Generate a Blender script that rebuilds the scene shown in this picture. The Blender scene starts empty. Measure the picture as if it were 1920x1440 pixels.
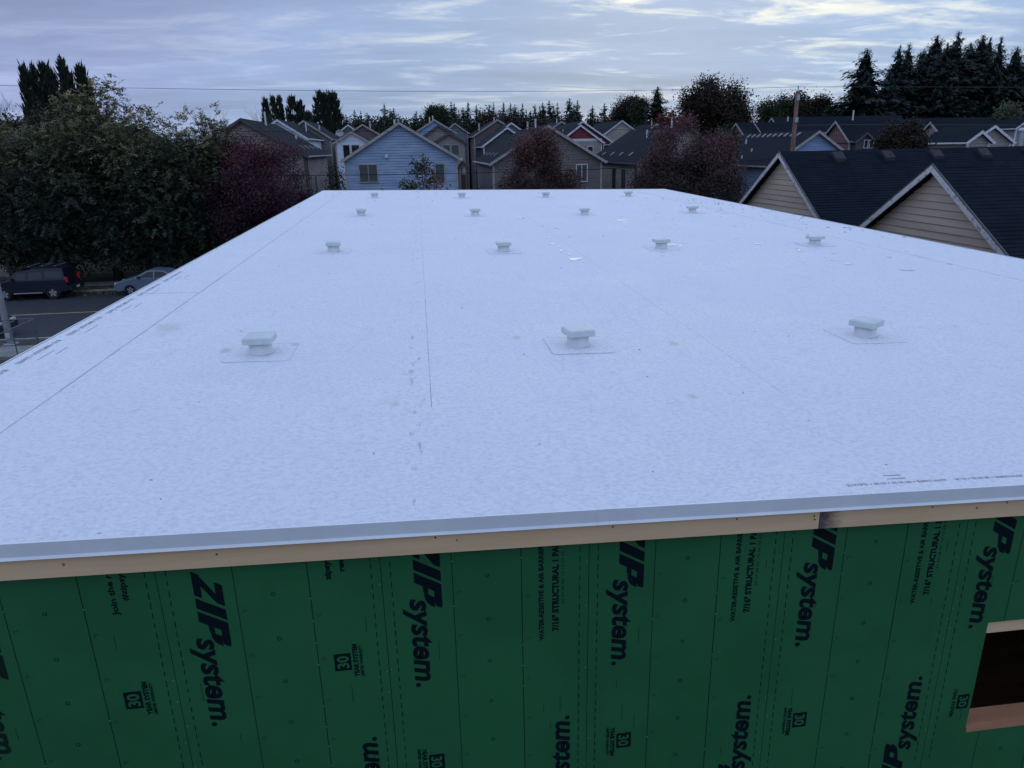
import bpy, bmesh, math, random
import numpy as np
from mathutils import Vector, Matrix

sc = bpy.context.scene
C = sc.collection
rnd = random.Random(7)

# ------------------------------------------------------------------ camera
CAMZ = 8.1
F, YAW, PITCH, ROLL = 1358.7, 0.1184, 0.3147, -0.0212
_f = np.array([math.sin(YAW)*math.cos(PITCH), math.cos(YAW)*math.cos(PITCH), -math.sin(PITCH)])
_r = np.array([math.cos(YAW), -math.sin(YAW), 0.0]); _u = np.cross(_r, _f)
_c, _s = math.cos(ROLL), math.sin(ROLL)
CR, CU = _c*_r + _s*_u, -_s*_r + _c*_u
cam = bpy.data.objects.new('camera', bpy.data.cameras.new('camera')); C.objects.link(cam)
cam.data.sensor_width = 36.0; cam.data.lens = F/1920*36
cam.data.clip_start = 0.05; cam.data.clip_end = 3000
M = Matrix(((CR[0], CU[0], -_f[0], 0), (CR[1], CU[1], -_f[1], 0), (CR[2], CU[2], -_f[2], CAMZ), (0, 0, 0, 1)))
cam.matrix_world = M
sc.camera = cam

# ------------------------------------------------------------------ sky and light
SUN_AZ, SUN_EL = math.radians(17), math.radians(14)     # the bright gap in the cloud, ahead and to the right
sun = bpy.data.objects.new('sun', bpy.data.lights.new('sun', 'SUN')); C.objects.link(sun)
sun.data.energy = 0.12; sun.data.angle = math.radians(30); sun.data.color = (1.0, 0.95, 0.88)
sd = Vector((math.sin(SUN_AZ)*math.cos(SUN_EL), math.cos(SUN_AZ)*math.cos(SUN_EL), math.sin(SUN_EL)))
sun.rotation_euler = sd.to_track_quat('Z', 'Y').to_euler()
sc.view_settings.view_transform = 'Standard'; sc.view_settings.look = 'None'
sc.view_settings.exposure = 0.0; sc.view_settings.gamma = 1.0

world = bpy.data.worlds.new('World'); sc.world = world; world.use_nodes = True
W = world.node_tree; W.nodes.clear()

class NT:
    """small helper to write node trees"""
    def __init__(s, t): s.t = t
    def n(s, typ, **k):
        nd = s.t.nodes.new(typ)
        for a, b in k.items():
            if a.startswith('_'): setattr(nd, a[1:], b)
        return nd
    def put(s, sock, v):
        if isinstance(v, bpy.types.NodeSocket): s.t.links.new(v, sock)
        else: sock.default_value = v
    def math(s, op, a, b=0.0, c=0.0, clamp=False):
        nd = s.n('ShaderNodeMath', _operation=op); nd.use_clamp = clamp
        s.put(nd.inputs[0], a); s.put(nd.inputs[1], b); s.put(nd.inputs[2], c); return nd.outputs[0]
    def vec(s, op, a, b=(0, 0, 0)):
        nd = s.n('ShaderNodeVectorMath', _operation=op); s.put(nd.inputs[0], a); s.put(nd.inputs[1], b)
        return nd.outputs['Value'] if op in ('DISTANCE', 'DOT_PRODUCT', 'LENGTH') else nd.outputs[0]
    def comb(s, x, y, z):
        nd = s.n('ShaderNodeCombineXYZ'); s.put(nd.inputs[0], x); s.put(nd.inputs[1], y); s.put(nd.inputs[2], z); return nd.outputs[0]
    def noise(s, v, scale, detail=4.0, rough=0.55, dist=0.0):
        nd = s.n('ShaderNodeTexNoise'); s.put(nd.inputs['Vector'], v); nd.inputs['Scale'].default_value = scale
        nd.inputs['Detail'].default_value = detail; nd.inputs['Roughness'].default_value = rough
        nd.inputs['Distortion'].default_value = dist; return nd.outputs['Fac']
    def ramp(s, f, a, b, lo=0.0, hi=1.0):
        nd = s.n('ShaderNodeMapRange', _interpolation_type='SMOOTHSTEP'); s.put(nd.inputs['Value'], f)
        nd.inputs['From Min'].default_value = a; nd.inputs['From Max'].default_value = b
        nd.inputs['To Min'].default_value = lo; nd.inputs['To Max'].default_value = hi; return nd.outputs[0]
    def mix(s, f, a, b, typ='MIX'):
        nd = s.n('ShaderNodeMix', _data_type='RGBA', _blend_type=typ); s.put(nd.inputs[0], f)
        for k, v in ((6, a), (7, b)):
            if not isinstance(v, bpy.types.NodeSocket) and len(v) == 3: v = (*v, 1)
            s.put(nd.inputs[k], v)
        return nd.outputs[2]

def lin(r, g, b):
    f = lambda c: (c/255/12.92) if c/255 <= .04045 else ((c/255+.055)/1.055)**2.4
    return (f(r), f(g), f(b))

w = NT(W)
tc = w.n('ShaderNodeTexCoord'); sep = w.n('ShaderNodeSeparateXYZ'); w.put(sep.inputs[0], tc.outputs['Generated'])
dx, dy, dz = sep.outputs
zc = w.math('MAXIMUM', dz, 0.0)
inv = w.math('DIVIDE', 1.0, w.math('ADD', zc, 0.075))
pl = w.comb(w.math('MULTIPLY', dx, w.math('MULTIPLY', inv, .6)), w.math('MULTIPLY', dy, w.math('MULTIPLY', inv, 1.0)), 0.0)     # the cloud deck as a level sheet
n_big = w.noise(w.vec('ADD', pl, (3.1, 7.7, 0)), 0.42, 6, .55, .4)
n_mid = w.noise(w.vec('ADD', pl, (12.9, 2.2, 4)), .95, 8, .58, .5)
n_fin = w.noise(w.vec('ADD', pl, (5.3, 1.2, 9)), 2.7, 7, .62, .5)
az = w.math('ARCTAN2', dx, dy)
# thin, bright part of the deck ahead to the right, where the sun stands behind it
dazg = w.math('DIVIDE', w.math('SUBTRACT', az, math.radians(22)), math.radians(21))
gel = w.math('DIVIDE', w.math('SUBTRACT', zc, 0.155), 0.085)
glow = w.math('EXPONENT', w.math('MULTIPLY', w.math('ADD', w.math('MULTIPLY', dazg, dazg), w.math('MULTIPLY', gel, gel)), -1.0))
low = lin(143, 176, 214); midc = lin(154, 180, 221); high = lin(155, 177, 218)
base = w.mix(w.ramp(zc, 0.02, 0.13), low, midc)
lav = w.ramp(az, math.radians(-30), math.radians(10), 0.75, 0.0)
base = w.mix(lav, base, lin(156, 167, 212))
base = w.mix(w.ramp(zc, 0.16, 0.5), base, high)
shade = w.math('ADD', w.ramp(n_big, .32, .68, -.14, .12), w.ramp(n_mid, .3, .7, -.10, .10))
shade = w.math('ADD', shade, w.ramp(n_fin, .3, .70, -.04, .045))
shade = w.math('MULTIPLY', shade, w.ramp(zc, 0.0, 0.05, .35, 1.0))
lum = w.math('ADD', w.math('ADD', 1.0, shade), w.ramp(zc, .14, .45, 0.0, .62))
cloud = w.vec('SCALE', base); sclN = cloud.node; w.put(sclN.inputs['Scale'], lum)
gapn = w.math('ADD', w.math('MULTIPLY', n_mid, .52), w.math('MULTIPLY', n_fin, .48))
gap = w.math('MULTIPLY', w.ramp(gapn, .49, .62), w.math('ADD', w.math('MULTIPLY', glow, 1.0), .08), clamp=True)
veil = w.math('MULTIPLY', glow, .30)
cloud = w.mix(veil, cloud, lin(186, 215, 236))
cloud = w.mix(gap, cloud, (1.0, 1.02, .93))
sky = w.n('ShaderNodeTexSky', _sky_type='NISHITA'); sky.sun_disc = False
sky.sun_elevation = SUN_EL; sky.sun_rotation = SUN_AZ
bg1 = w.n('ShaderNodeBackground'); w.put(bg1.inputs[0], sky.outputs[0]); bg1.inputs[1].default_value = 0.05
bg2 = w.n('ShaderNodeBackground'); w.put(bg2.inputs[0], cloud); bg2.inputs[1].default_value = 1.0
mx = w.n('ShaderNodeMixShader'); mx.inputs[0].default_value = 0.94
W.links.new(bg1.outputs[0], mx.inputs[1]); W.links.new(bg2.outputs[0], mx.inputs[2])
wo = w.n('ShaderNodeOutputWorld'); W.links.new(mx.outputs[0], wo.inputs[0])

# ------------------------------------------------------------------ helpers
def ray(u, v):
    return _f + CR*(u-960)/F - CU*(v-720)/F
def at(u, v, Y):
    d = ray(u, v); q = d*Y/d[1]; return Vector((q[0], q[1], q[2]+CAMZ))
def atx(u, v, X):
    d = ray(u, v); q = d*X/d[0]; return Vector((q[0], q[1], q[2]+CAMZ))
def atz(u, v, Z):
    d = ray(u, v); q = d*(Z-CAMZ)/d[2]; return Vector((q[0], q[1], Z))

MATS = {}
def mat(name, c1, c2=None, scale=4.0, rough=.7, bump=0.0, bscale=60.0, metal=0.0, spec=.5, stretch=(1, 1, 1), detail=5, lo=.35, hi=.65, coat=0):
    if name in MATS: return MATS[name]
    m = bpy.data.materials.new(name); m.use_nodes = True; t = NT(m.node_tree)
    b = m.node_tree.nodes['Principled BSDF']
    b.inputs['Roughness'].default_value = rough; b.inputs['Metallic'].default_value = metal
    b.inputs['Specular IOR Level'].default_value = spec; b.inputs['Coat Weight'].default_value = coat
    b.inputs['Base Color'].default_value = (*c1, 1)
    co = t.n('ShaderNodeTexCoord').outputs['Object']
    if stretch != (1, 1, 1): co = t.vec('MULTIPLY', co, stretch)
    if c2 is not None:
        f = t.ramp(t.noise(co, scale, detail, .6), lo, hi)
        t.put(b.inputs['Base Color'], t.mix(f, c1, c2))
    if bump:
        bn = t.n('ShaderNodeBump'); bn.inputs['Strength'].default_value = bump; bn.inputs['Distance'].default_value = .02
        t.put(bn.inputs['Height'], t.noise(co, bscale, 4, .6)); t.put(b.inputs['Normal'], bn.outputs[0])
    MATS[name] = m; return m

def leafmat(name, c1, c2, c3=None, rough=.65):
    """foliage: colour runs from c1 to c2 (and c3) with the leaf's own tint"""
    m = bpy.data.materials.new(name); m.use_nodes = True; t = NT(m.node_tree)
    b = m.node_tree.nodes['Principled BSDF']; b.inputs['Roughness'].default_value = rough
    b.inputs['Specular IOR Level'].default_value = .25
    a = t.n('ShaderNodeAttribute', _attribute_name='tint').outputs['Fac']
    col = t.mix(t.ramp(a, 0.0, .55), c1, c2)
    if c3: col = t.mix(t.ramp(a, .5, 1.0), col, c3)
    t.put(b.inputs['Base Color'], col); MATS[name] = m; return m

class MB:
    def __init__(s): s.v = []; s.f = []
    def add(s, vs, fs):
        o = len(s.v); s.v += [tuple(q) for q in vs]; s.f += [tuple(o+i for i in f) for f in fs]; return s
    def box(s, x0, x1, y0, y1, z0, z1):
        vs = [(x, y, z) for x in (x0, x1) for y in (y0, y1) for z in (z0, z1)]
        return s.add(vs, [(0, 1, 3, 2), (4, 6, 7, 5), (0, 4, 5, 1), (2, 3, 7, 6), (0, 2, 6, 4), (1, 5, 7, 3)])
    def prism(s, poly, y0, y1):                 # polygon in (x,z), extruded along y
        n = len(poly); vs = [(x, y0, z) for x, z in poly] + [(x, y1, z) for x, z in poly]
        return s.add(vs, [tuple(range(n)), tuple(range(2*n-1, n-1, -1))] + [(i, i+n, (i+1) % n + n, (i+1) % n) for i in range(n)])
    def prismx(s, poly, x0, x1):                # polygon in (y,z), extruded along x
        n = len(poly); vs = [(x0, y, z) for y, z in poly] + [(x1, y, z) for y, z in poly]
        return s.add(vs, [tuple(range(n)), tuple(range(2*n-1, n-1, -1))] + [(i, i+n, (i+1) % n + n, (i+1) % n) for i in range(n)])
    def tube(s, pts, rads, n=8, cap=True):
        pts = [Vector(q) for q in pts]; o = len(s.v); prev = Vector((1, 0, 0))
        for i, q in enumerate(pts):
            d = (pts[min(i+1, len(pts)-1)] - pts[max(i-1, 0)]).normalized()
            a = d.orthogonal() if abs(d.dot(prev)) > .95 else (prev - d*prev.dot(d)); a.normalize(); b = d.cross(a); prev = a
            for k in range(n):
                t = 2*math.pi*k/n; s.v.append(tuple(q + (a*math.cos(t) + b*math.sin(t))*rads[i]))
        for i in range(len(pts)-1):
            for k in range(n):
                s.f.append((o+i*n+k, o+i*n+(k+1) % n, o+(i+1)*n+(k+1) % n, o+(i+1)*n+k))
        if cap:
            s.f.append(tuple(o+k for k in reversed(range(n)))); s.f.append(tuple(o+(len(pts)-1)*n+k for k in range(n)))
        return s
    def lathe(s, prof, cx=0, cy=0, n=20):       # (radius, z) profile
        o = len(s.v)
        for r, z in prof:
            for k in range(n): s.v.append((cx+r*math.cos(2*math.pi*k/n), cy+r*math.sin(2*math.pi*k/n), z))
        for i in range(len(prof)-1):
            for k in range(n): s.f.append((o+i*n+k, o+i*n+(k+1) % n, o+(i+1)*n+(k+1) % n, o+(i+1)*n+k))
        s.f.append(tuple(o+k for k in reversed(range(n)))); s.f.append(tuple(o+(len(prof)-1)*n+k for k in range(n)))
        return s
    def mesh(s, name, off=(0, 0, 0)):
        me = bpy.data.meshes.new(name)
        me.from_pydata([(a-off[0], b-off[1], c-off[2]) for a, b, c in s.v], [], s.f); me.update(); return me
    def build(s, name, m, parent=None, off=None, smooth=False, bevel=0):
        if off is None: off = (0, 0, 0)
        me = s.mesh(name, off)
        bm = bmesh.new(); bm.from_mesh(me)
        bmesh.ops.recalc_face_normals(bm, faces=bm.faces)
        if bevel: bmesh.ops.bevel(bm, geom=bm.edges[:], offset=bevel, segments=2, affect='EDGES', profile=.6)
        bm.to_mesh(me); bm.free()
        if smooth: me.polygons.foreach_set('use_smooth', [True]*len(me.polygons))
        return link(name, me, m, parent)

def link(name, me, m, parent=None):
    o = bpy.data.objects.new(name, me)
    if m is not None and not me.materials: me.materials.append(m)
    C.objects.link(o)
    if parent is not None: o.parent = parent
    return o
def tag(o, label, cat, group=None):
    o['label'] = label; o['category'] = cat
    if group: o['group'] = group
    return o
def thing(name, label, cat, loc=(0, 0, 0), rz=0, group=None):
    o = bpy.data.objects.new(name, None); o.empty_display_size = .3; C.objects.link(o)
    o.location = loc; o.rotation_euler = (0, 0, rz); return tag(o, label, cat, group)
def struct(o): o['kind'] = 'structure'; return o
def stuff(o): o['kind'] = 'stuff'; return o
def copy_tree(o, parent=None):
    c = o.copy(); C.objects.link(c); c.parent = parent
    for ch in o.children:
        copy_tree(ch, c)
    return c
ORD = ['first', 'second', 'third', 'fourth', 'fifth', 'sixth', 'seventh', 'eighth', 'ninth', 'tenth', 'eleventh', 'twelfth', 'thirteenth', 'fourteenth', 'fifteenth', 'sixteenth', 'seventeenth', 'eighteenth', 'nineteenth']
TENS = {2: 'twenty', 3: 'thirty', 4: 'forty', 5: 'fifty'}
def ordinal(i):
    if i < 19: return ORD[i]
    t, k = divmod(i+1, 10)
    return {2: 'twentieth', 3: 'thirtieth', 4: 'fortieth', 5: 'fiftieth'}[t] if k == 0 else TENS[t] + '-' + ORD[k-1]

# ------------------------------------------------------------------ materials
asphalt = mat('asphalt', (.018, .020, .025), (.030, .032, .037), 3, .8, .25, 180)
concrete = mat('concrete', (.20, .19, .175), (.30, .285, .26), 2.5, .85, .2, 120)
soil = mat('soil_grass', (.035, .04, .022), (.06, .055, .035), 1.3, .95, .4, 30)
litter_soil = mat('verge_soil', (.03, .03, .02), (.07, .055, .035), 2.0, .95, .5, 40)
yellow = mat('yellow_paint', (.36, .25, .09), (.25, .17, .07), 6, .7)
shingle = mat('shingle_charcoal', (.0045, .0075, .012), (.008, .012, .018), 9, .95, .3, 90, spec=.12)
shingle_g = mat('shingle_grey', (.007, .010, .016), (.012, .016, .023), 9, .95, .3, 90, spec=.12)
whitetrim = mat('white_trim', (.55, .55, .55), (.68, .68, .67), 5, .6)
beigetrim = mat('beige_trim', (.33, .29, .26), (.42, .38, .34), 5, .65)
pinktrim = mat('rose_trim', (.36, .26, .24), (.44, .33, .30), 5, .65)
darktrim = mat('dark_trim', (.06, .055, .05), (.09, .08, .075), 5, .65)
glass = mat('window_glass', (.012, .016, .018), None, rough=.06, spec=.8)
blind = mat('window_blind', (.05, .06, .055), (.08, .09, .085), 3, .35, stretch=(1, 1, 30))
metalgrey = mat('galvanised', (.35, .37, .38), (.5, .52, .53), 12, .45, metal=.7)
pvc = mat('pipe_white', (.6, .6, .6), None, rough=.5)
bark = mat('bark', (.035, .028, .022), (.07, .055, .045), 8, .95, .6, 30)
barkgrey = mat('bark_grey', (.07, .06, .055), (.12, .11, .10), 8, .95, .6, 30)
polewood = mat('pole_wood', (.12, .065, .045), (.21, .125, .09), 3, .9, .5, 20, stretch=(6, 6, .6))

def siding(name, c1, k=.8):
    c1 = tuple(x*1.45 for x in c1)
    return mat('siding_'+name, tuple(x*k for x in c1), c1, 1.6, .75, .06, 30, stretch=(.35, .35, 2.2))
S = dict(
    blue=mat('siding_blue', (.25, .335, .455), (.37, .45, .56), 1.3, .7, .05, 30, stretch=(.5, .5, 1.6), lo=.3, hi=.7),
    lblue=siding('pale_blue', (.23, .31, .46)), white=siding('white', (.52, .54, .58)), taupe=siding('taupe', (.145, .122, .115)),
    tan=siding('tan', (.215, .18, .16)), brown=siding('brown', (.105, .082, .075)), grey=siding('grey', (.12, .13, .14)),
    olive=siding('olive_grey', (.13, .13, .115)), cream=siding('cream', (.32, .29, .23)), red=siding('red', (.16, .022, .03)),
    maroon=siding('maroon', (.085, .022, .03)), bluegrey=siding('blue_grey', (.20, .26, .38)), rust=siding('rust', (.16, .085, .07)),
    beige=siding('beige', (.24, .205, .18)), dgrey=siding('dark_grey', (.05, .055, .06)))

# ------------------------------------------------------------------ ground, road, pavements
def sheet(name, m, x0, x1, y0, y1, z):
    b = MB(); b.add([(x0, y0, z), (x1, y0, z), (x1, y1, z), (x0, y1, z)], [(0, 1, 2, 3)]); return struct(b.build(name, m))
sheet('ground', soil, -1500, 1500, -300, 2400, 0)
sheet('road', asphalt, -400, 400, 35.35, 48.2, .02)
cl = MB()
cl.add([(-200, 41.49, .026), (200, 41.49, .026), (200, 41.71, .026), (-200, 41.71, .026)], [(0, 1, 2, 3)])
struct(cl.build('centre_line', yellow))
struct(MB().box(-200, 200, 35.18, 35.35, -.1, .15).build('kerb_near', concrete, bevel=.02))
struct(MB().box(-200, 200, 48.2, 48.36, -.1, .15).build('kerb_far', concrete, bevel=.02))
slab = struct(MB().box(-200, 200, 32.0, 33.9, -.1, .13).build('pavement_near', concrete))
for i in range(16):        # joints between the slabs in view
    x = -25 + i*1.5
    MB().box(x, x+.012, 32.0, 33.9, .125, .1345).build('slab_joint', asphalt, slab)
sheet('verge_near', litter_soil, -200, 200, 33.9, 35.18, .11)
sheet('verge_far', litter_soil, -200, 200, 48.36, 50.0, .11)
struct(MB().box(-200, 200, 50.0, 51.5, -.1, .13).build('pavement_far', concrete))
sheet('yard_street', asphalt, -300, 300, 73.5, 80.5, .02)

# fallen leaves on the gutter side
def quads_mesh(name, P, D, Sd, tint):
    """rhombic leaves: base points P, axis D, half-width vectors Sd"""
    n = len(P); V = np.empty((n, 4, 3), np.float32)
    V[:, 0] = P; V[:, 1] = P+D*.45+Sd; V[:, 2] = P+D; V[:, 3] = P+D*.45-Sd
    me = bpy.data.meshes.new(name)
    me.vertices.add(n*4); me.vertices.foreach_set('co', V.reshape(-1))
    me.loops.add(n*4); me.loops.foreach_set('vertex_index', np.arange(n*4, dtype=np.int32))
    me.polygons.add(n); me.polygons.foreach_set('loop_start', np.arange(0, n*4, 4, dtype=np.int32))
    at_ = me.attributes.new('tint', 'FLOAT', 'POINT'); at_.data.foreach_set('value', np.repeat(tint.astype(np.float32), 4))
    me.update(calc_edges=True); me.validate(); return me
def unit(a): return a/np.maximum(np.linalg.norm(a, axis=-1, keepdims=True), 1e-9)
def perp(D, rng):
    return unit(np.cross(D, rng.normal(size=D.shape)))

dry = leafmat('dry_leaves', (.06, .035, .02), (.16, .09, .035), (.20, .14, .06))
rg = np.random.default_rng(3)
n = 5000; P = np.stack([rg.uniform(-34, 2, n), rg.normal(47.9, .6, n), np.full(n, .14)], 1)
P[:, 2] = np.where(P[:, 1] < 48.2, .035, .165)
D = unit(np.stack([rg.normal(size=n), rg.normal(size=n), rg.normal(size=n)*.25], 1))*.12
lit = link('fallen_leaves', quads_mesh('fallen_leaves', P, D, perp(D, rg)*.04, rg.random(n)), dry)
stuff(lit); tag(lit, 'brown fallen leaves along the far gutter under the trees', 'leaf litter')

# ------------------------------------------------------------------ the unfinished building
RH, RA, RB = 2.0074, -0.0223, 0.0123
YF, YW, XL, XR, YB = 3.62, 3.69, -3.95, 10.74, 31.85
def rz(x, y): return CAMZ - RH + RA*x + RB*y
BL = thing('unfinished_building', 'unfinished building with flat white membrane roof and green sheathed wall', 'building', (3.4, 17.7, 0))
BO = (3.4, 17.7, 0)
def roofslab(x0, x1, y0, y1, lo, hi):
    b = MB(); vs = []
    for x in (x0, x1):
        for y in (y0, y1):
            for d in (lo, hi): vs.append((x, y, rz(x, y)+d))
    return b.add(vs, [(0, 1, 3, 2), (4, 6, 7, 5), (0, 4, 5, 1), (2, 3, 7, 6), (0, 2, 6, 4), (1, 5, 7, 3)])

def membrane_mat():
    m = bpy.data.materials.new('white_membrane'); m.use_nodes = True; t = NT(m.node_tree)
    b = m.node_tree.nodes['Principled BSDF']
    co = t.n('ShaderNodeNewGeometry').outputs['Position']
    big = t.noise(co, .45, 4, .6); med = t.noise(co, 3.0, 6, .65); fine = t.noise(t.vec('MULTIPLY', co, (1, 1.6, 1)), 34, 5, .7)
    col = t.mix(t.ramp(big, .35, .7), (.87, .85, .84), (.835, .83, .835))
    col = t.mix(t.ramp(med, .48, .75, 0, .45), col, (.80, .745, .78))
    scuff = t.ramp(t.noise(t.vec('MULTIPLY', co, (3.5, 1.0, 1)), 5.5, 7, .75, 1.2), .62, .74, 0, .38)
    col = t.mix(scuff, col, (.50, .48, .50))
    dimple_shade = t.noise(t.vec('MULTIPLY', co, (1, 1.3, 1)), 26, 4, .65)  # shading of the small dimples, put into the colour as mottling
    col = t.mix(t.ramp(dimple_shade, .46, .62, 0, .75), col, (.70, .705, .74))
    fleck = t.noise(t.vec('MULTIPLY', co, (1, .7, 1)), 9, 6, .75, .8)
    col = t.mix(t.ramp(fleck, .60, .72, 0, .4), col, (.55, .54, .57))
    trail = t.noise(t.vec('MULTIPLY', co, (2.0, .45, 1)), 2.2, 8, .72, 1.5)
    col = t.mix(t.ramp(trail, .56, .70, 0, .30), col, (.66, .62, .66))
    smear = t.math('MULTIPLY', t.ramp(t.noise(t.vec('MULTIPLY', co, (.5, 3.0, 1)), 2.6, 8, .75, .6), .60, .68), t.ramp(t.noise(co, .35, 2, .5), .45, .6))
    col = t.mix(t.math('MULTIPLY', smear, .30), col, (.55, .53, .58))
    for (x, y, r, k) in STAINS:
        d = t.vec('DISTANCE', t.vec('MULTIPLY', co, (1, .55, 0)), (x, y*.55, 0))
        d = t.math('ADD', d, t.math('MULTIPLY', t.math('SUBTRACT', med, .5), r*1.8))
        col = t.mix(t.ramp(d, r*.2, r, k, 0), col, (.50, .43, .33))
    # dark dabs left by rollers and boots beside the long seam
    dl = t.math('ABSOLUTE', t.math('SUBTRACT', t.n('ShaderNodeSeparateXYZ').outputs[0], -.12))
    sx = dl.node.inputs[0].links[0].from_node.inputs[0].links[0].from_node; t.put(sx.inputs[0], co)
    dab = t.math('MULTIPLY', t.ramp(dl, .02, .10, 1, 0), t.ramp(t.noise(t.vec('MULTIPLY', co, (9, 2.5, 0)), 1.6, 5, .7), .56, .68))
    col = t.mix(t.math('MULTIPLY', dab, .75), col, (.36, .35, .38))
    t.put(b.inputs['Base Color'], col)
    wet = t.ramp(t.noise(co, .8, 5, .6), .45, .7)
    t.put(b.inputs['Roughness'], t.math('ADD', .62, t.math('MULTIPLY', wet, -.18)))
    b.inputs['Specular IOR Level'].default_value = .12
    hgt = t.math('ADD', t.math('MULTIPLY', fine, .5), t.math('MULTIPLY', t.noise(t.vec('MULTIPLY', co, (.8, 1.5, 1)), 18, 4, .55), 1.2))
    bn = t.n('ShaderNodeBump'); bn.inputs['Strength'].default_value = .85; bn.inputs['Distance'].default_value = .03
    t.put(bn.inputs['Height'], hgt); t.put(b.inputs['Normal'], bn.outputs[0])
    return m
STAINS = [(-2.85, 8.3, .2, .3), (2.55, 7.1, .08, .5), (2.15, 5.45, .05, .4), (-.28, 5.55, .06, .45), (-.16, 6.4, .04, .7), (.95, 7.5, .06, .4), (-2.02, 7.3, .07, .5), (-1.35, 7.45, .05, .4)]
memb = membrane_mat()
seamgrey = mat('seam_sealant_grey', (.24, .25, .28), (.50, .51, .54), 3, .7)  # grey of the sealant line along the sheet laps
edgemetal = mat('coated_edge_metal', (.70, .70, .70), (.76, .76, .75), 3, .42, spec=.5)
lumber = mat('fascia_lumber', (.70, .45, .24), (.78, .52, .29), 1.6, .75, .15, 25, stretch=(.5, 4, 7), lo=.3, hi=.7)
ink = mat('print_ink', (.004, .008, .012), None, rough=.7, spec=.1)
inkf = mat('print_ink_faded', (.007, .022, .016), None, rough=.7, spec=.1)
zgreen = mat('sheathing_green', (.011, .108, .034), (.015, .130, .041), 1.4, .55, .05, 160, lo=.3, hi=.7)
framing = mat('framing_lumber', (.40, .175, .085), (.52, .24, .125), 2.0, .8, .15, 25, stretch=(.6, 4, 6))

roofslab(XL+.02, XR-.02, YF+.05, YB-.02, -.19, -.012).build('roof_deck', framing, BL, BO)
# membrane sheets lap over each other: (x0,x1,y0,y1, layer, label)
SHEETS = [(XL+.004, -3.08, YF+.004, YB-.004, 2), (-3.20, 0.0, 5.30, YB-.006, 1), (-.14, 3.06, 5.28, YB-.008, 0), (2.94, 6.12, 5.30, YB-.006, 1),
          (6.0, 9.2, 5.28, YB-.008, 0), (9.08, XR-.004, YF+.004, YB-.004, 2), (-3.068, 9.075, YF+.003, 5.42, 3)]
for x0, x1, y0, y1, k in SHEETS:
    roofslab(x0, x1, y0, y1, -.010, k*.003).build('membrane_sheet', memb, BL, BO)
def strip(x0, x1, y0, y1, lift=.0105):
    return roofslab(x0, x1, y0, y1, -.002, lift)
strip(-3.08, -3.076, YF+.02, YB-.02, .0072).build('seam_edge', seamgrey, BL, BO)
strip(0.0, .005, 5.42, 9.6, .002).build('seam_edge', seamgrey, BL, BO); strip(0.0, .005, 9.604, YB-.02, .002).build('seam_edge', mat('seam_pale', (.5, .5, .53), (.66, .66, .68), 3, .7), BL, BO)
strip(-.22, -.216, 9.0, YB-.02, .0045).build('seam_edge', memb, BL, BO)
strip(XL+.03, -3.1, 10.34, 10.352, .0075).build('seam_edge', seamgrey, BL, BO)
strip(3.06, 3.063, 5.42, YB-.02, .0).build('seam_edge', memb, BL, BO)

# metal drip edge, in ten-foot pieces, along the four roof edges
def drip_x(x0, x1, y, sgn):
    b = MB(); pr = [(0, .004), (.008, .004), (.008, .000), (.002, .000), (.002, -.078), (-.010, -.092), (-.014, -.090), (-.003, -.076), (-.003, .003)]
    vs = []
    for x in (x0, x1):
        for (o, d) in pr: vs.append((x, y + sgn*o, rz(x, y+sgn*o)+d+.002))
    k = len(pr)
    return b.add(vs, [tuple(range(k)), tuple(range(2*k-1, k-1, -1))]+[(i, i+k, (i+1) % k+k, (i+1) % k) for i in range(k)])
def drip_y(y0, y1, x, sgn):
    b = MB(); pr = [(0, .004), (.010, .004), (.010, .000), (.002, .000), (.002, -.078), (-.010, -.092), (-.014, -.090), (-.003, -.076), (-.003, .003)]
    vs = []
    for y in (y0, y1):
        for (o, d) in pr: vs.append((x+sgn*o, y, rz(x+sgn*o, y)+d+.002))
    k = len(pr)
    return b.add(vs, [tuple(range(k)), tuple(range(2*k-1, k-1, -1))]+[(i, i+k, (i+1) % k+k, (i+1) % k) for i in range(k)])
xs = [XL, -2.29, .95, 4.1, 7.2, XR]
for i in range(5):
    e = drip_x(xs[i], xs[i+1]-.004, YF-.004-(.0025 if i % 2 else 0), 1)
    e.v = [(a, b_, c+(.013 if i % 2 else .0115)) for a, b_, c in e.v]
    e.build('drip_edge', edgemetal, BL, BO)
for i in range(9):
    y0 = YF+.02+i*3.13; y1 = min(y0+3.126, YB-.02)
    for x, s_ in ((XL-.004, 1), (XR+.004, -1)):
        e = drip_y(y0, y1, x, s_); e.v = [(a, b_, c+.009) for a, b_, c in e.v]; e.build('drip_edge', edgemetal, BL, BO)
for i in range(5):
    e = drip_x(xs[i], xs[i+1]-.004, YB+.004, -1); e.v = [(a, b_, c+.012) for a, b_, c in e.v]; e.build('drip_edge', edgemetal, BL, BO)
# lap cover at the front joint
lap = drip_x(.90, 1.02, YF-.0095, 1); lap.v = [(a, b_, c+.0155) for a, b_, c in lap.v]; lap.build('lap_cover', edgemetal, BL, BO)

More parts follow.
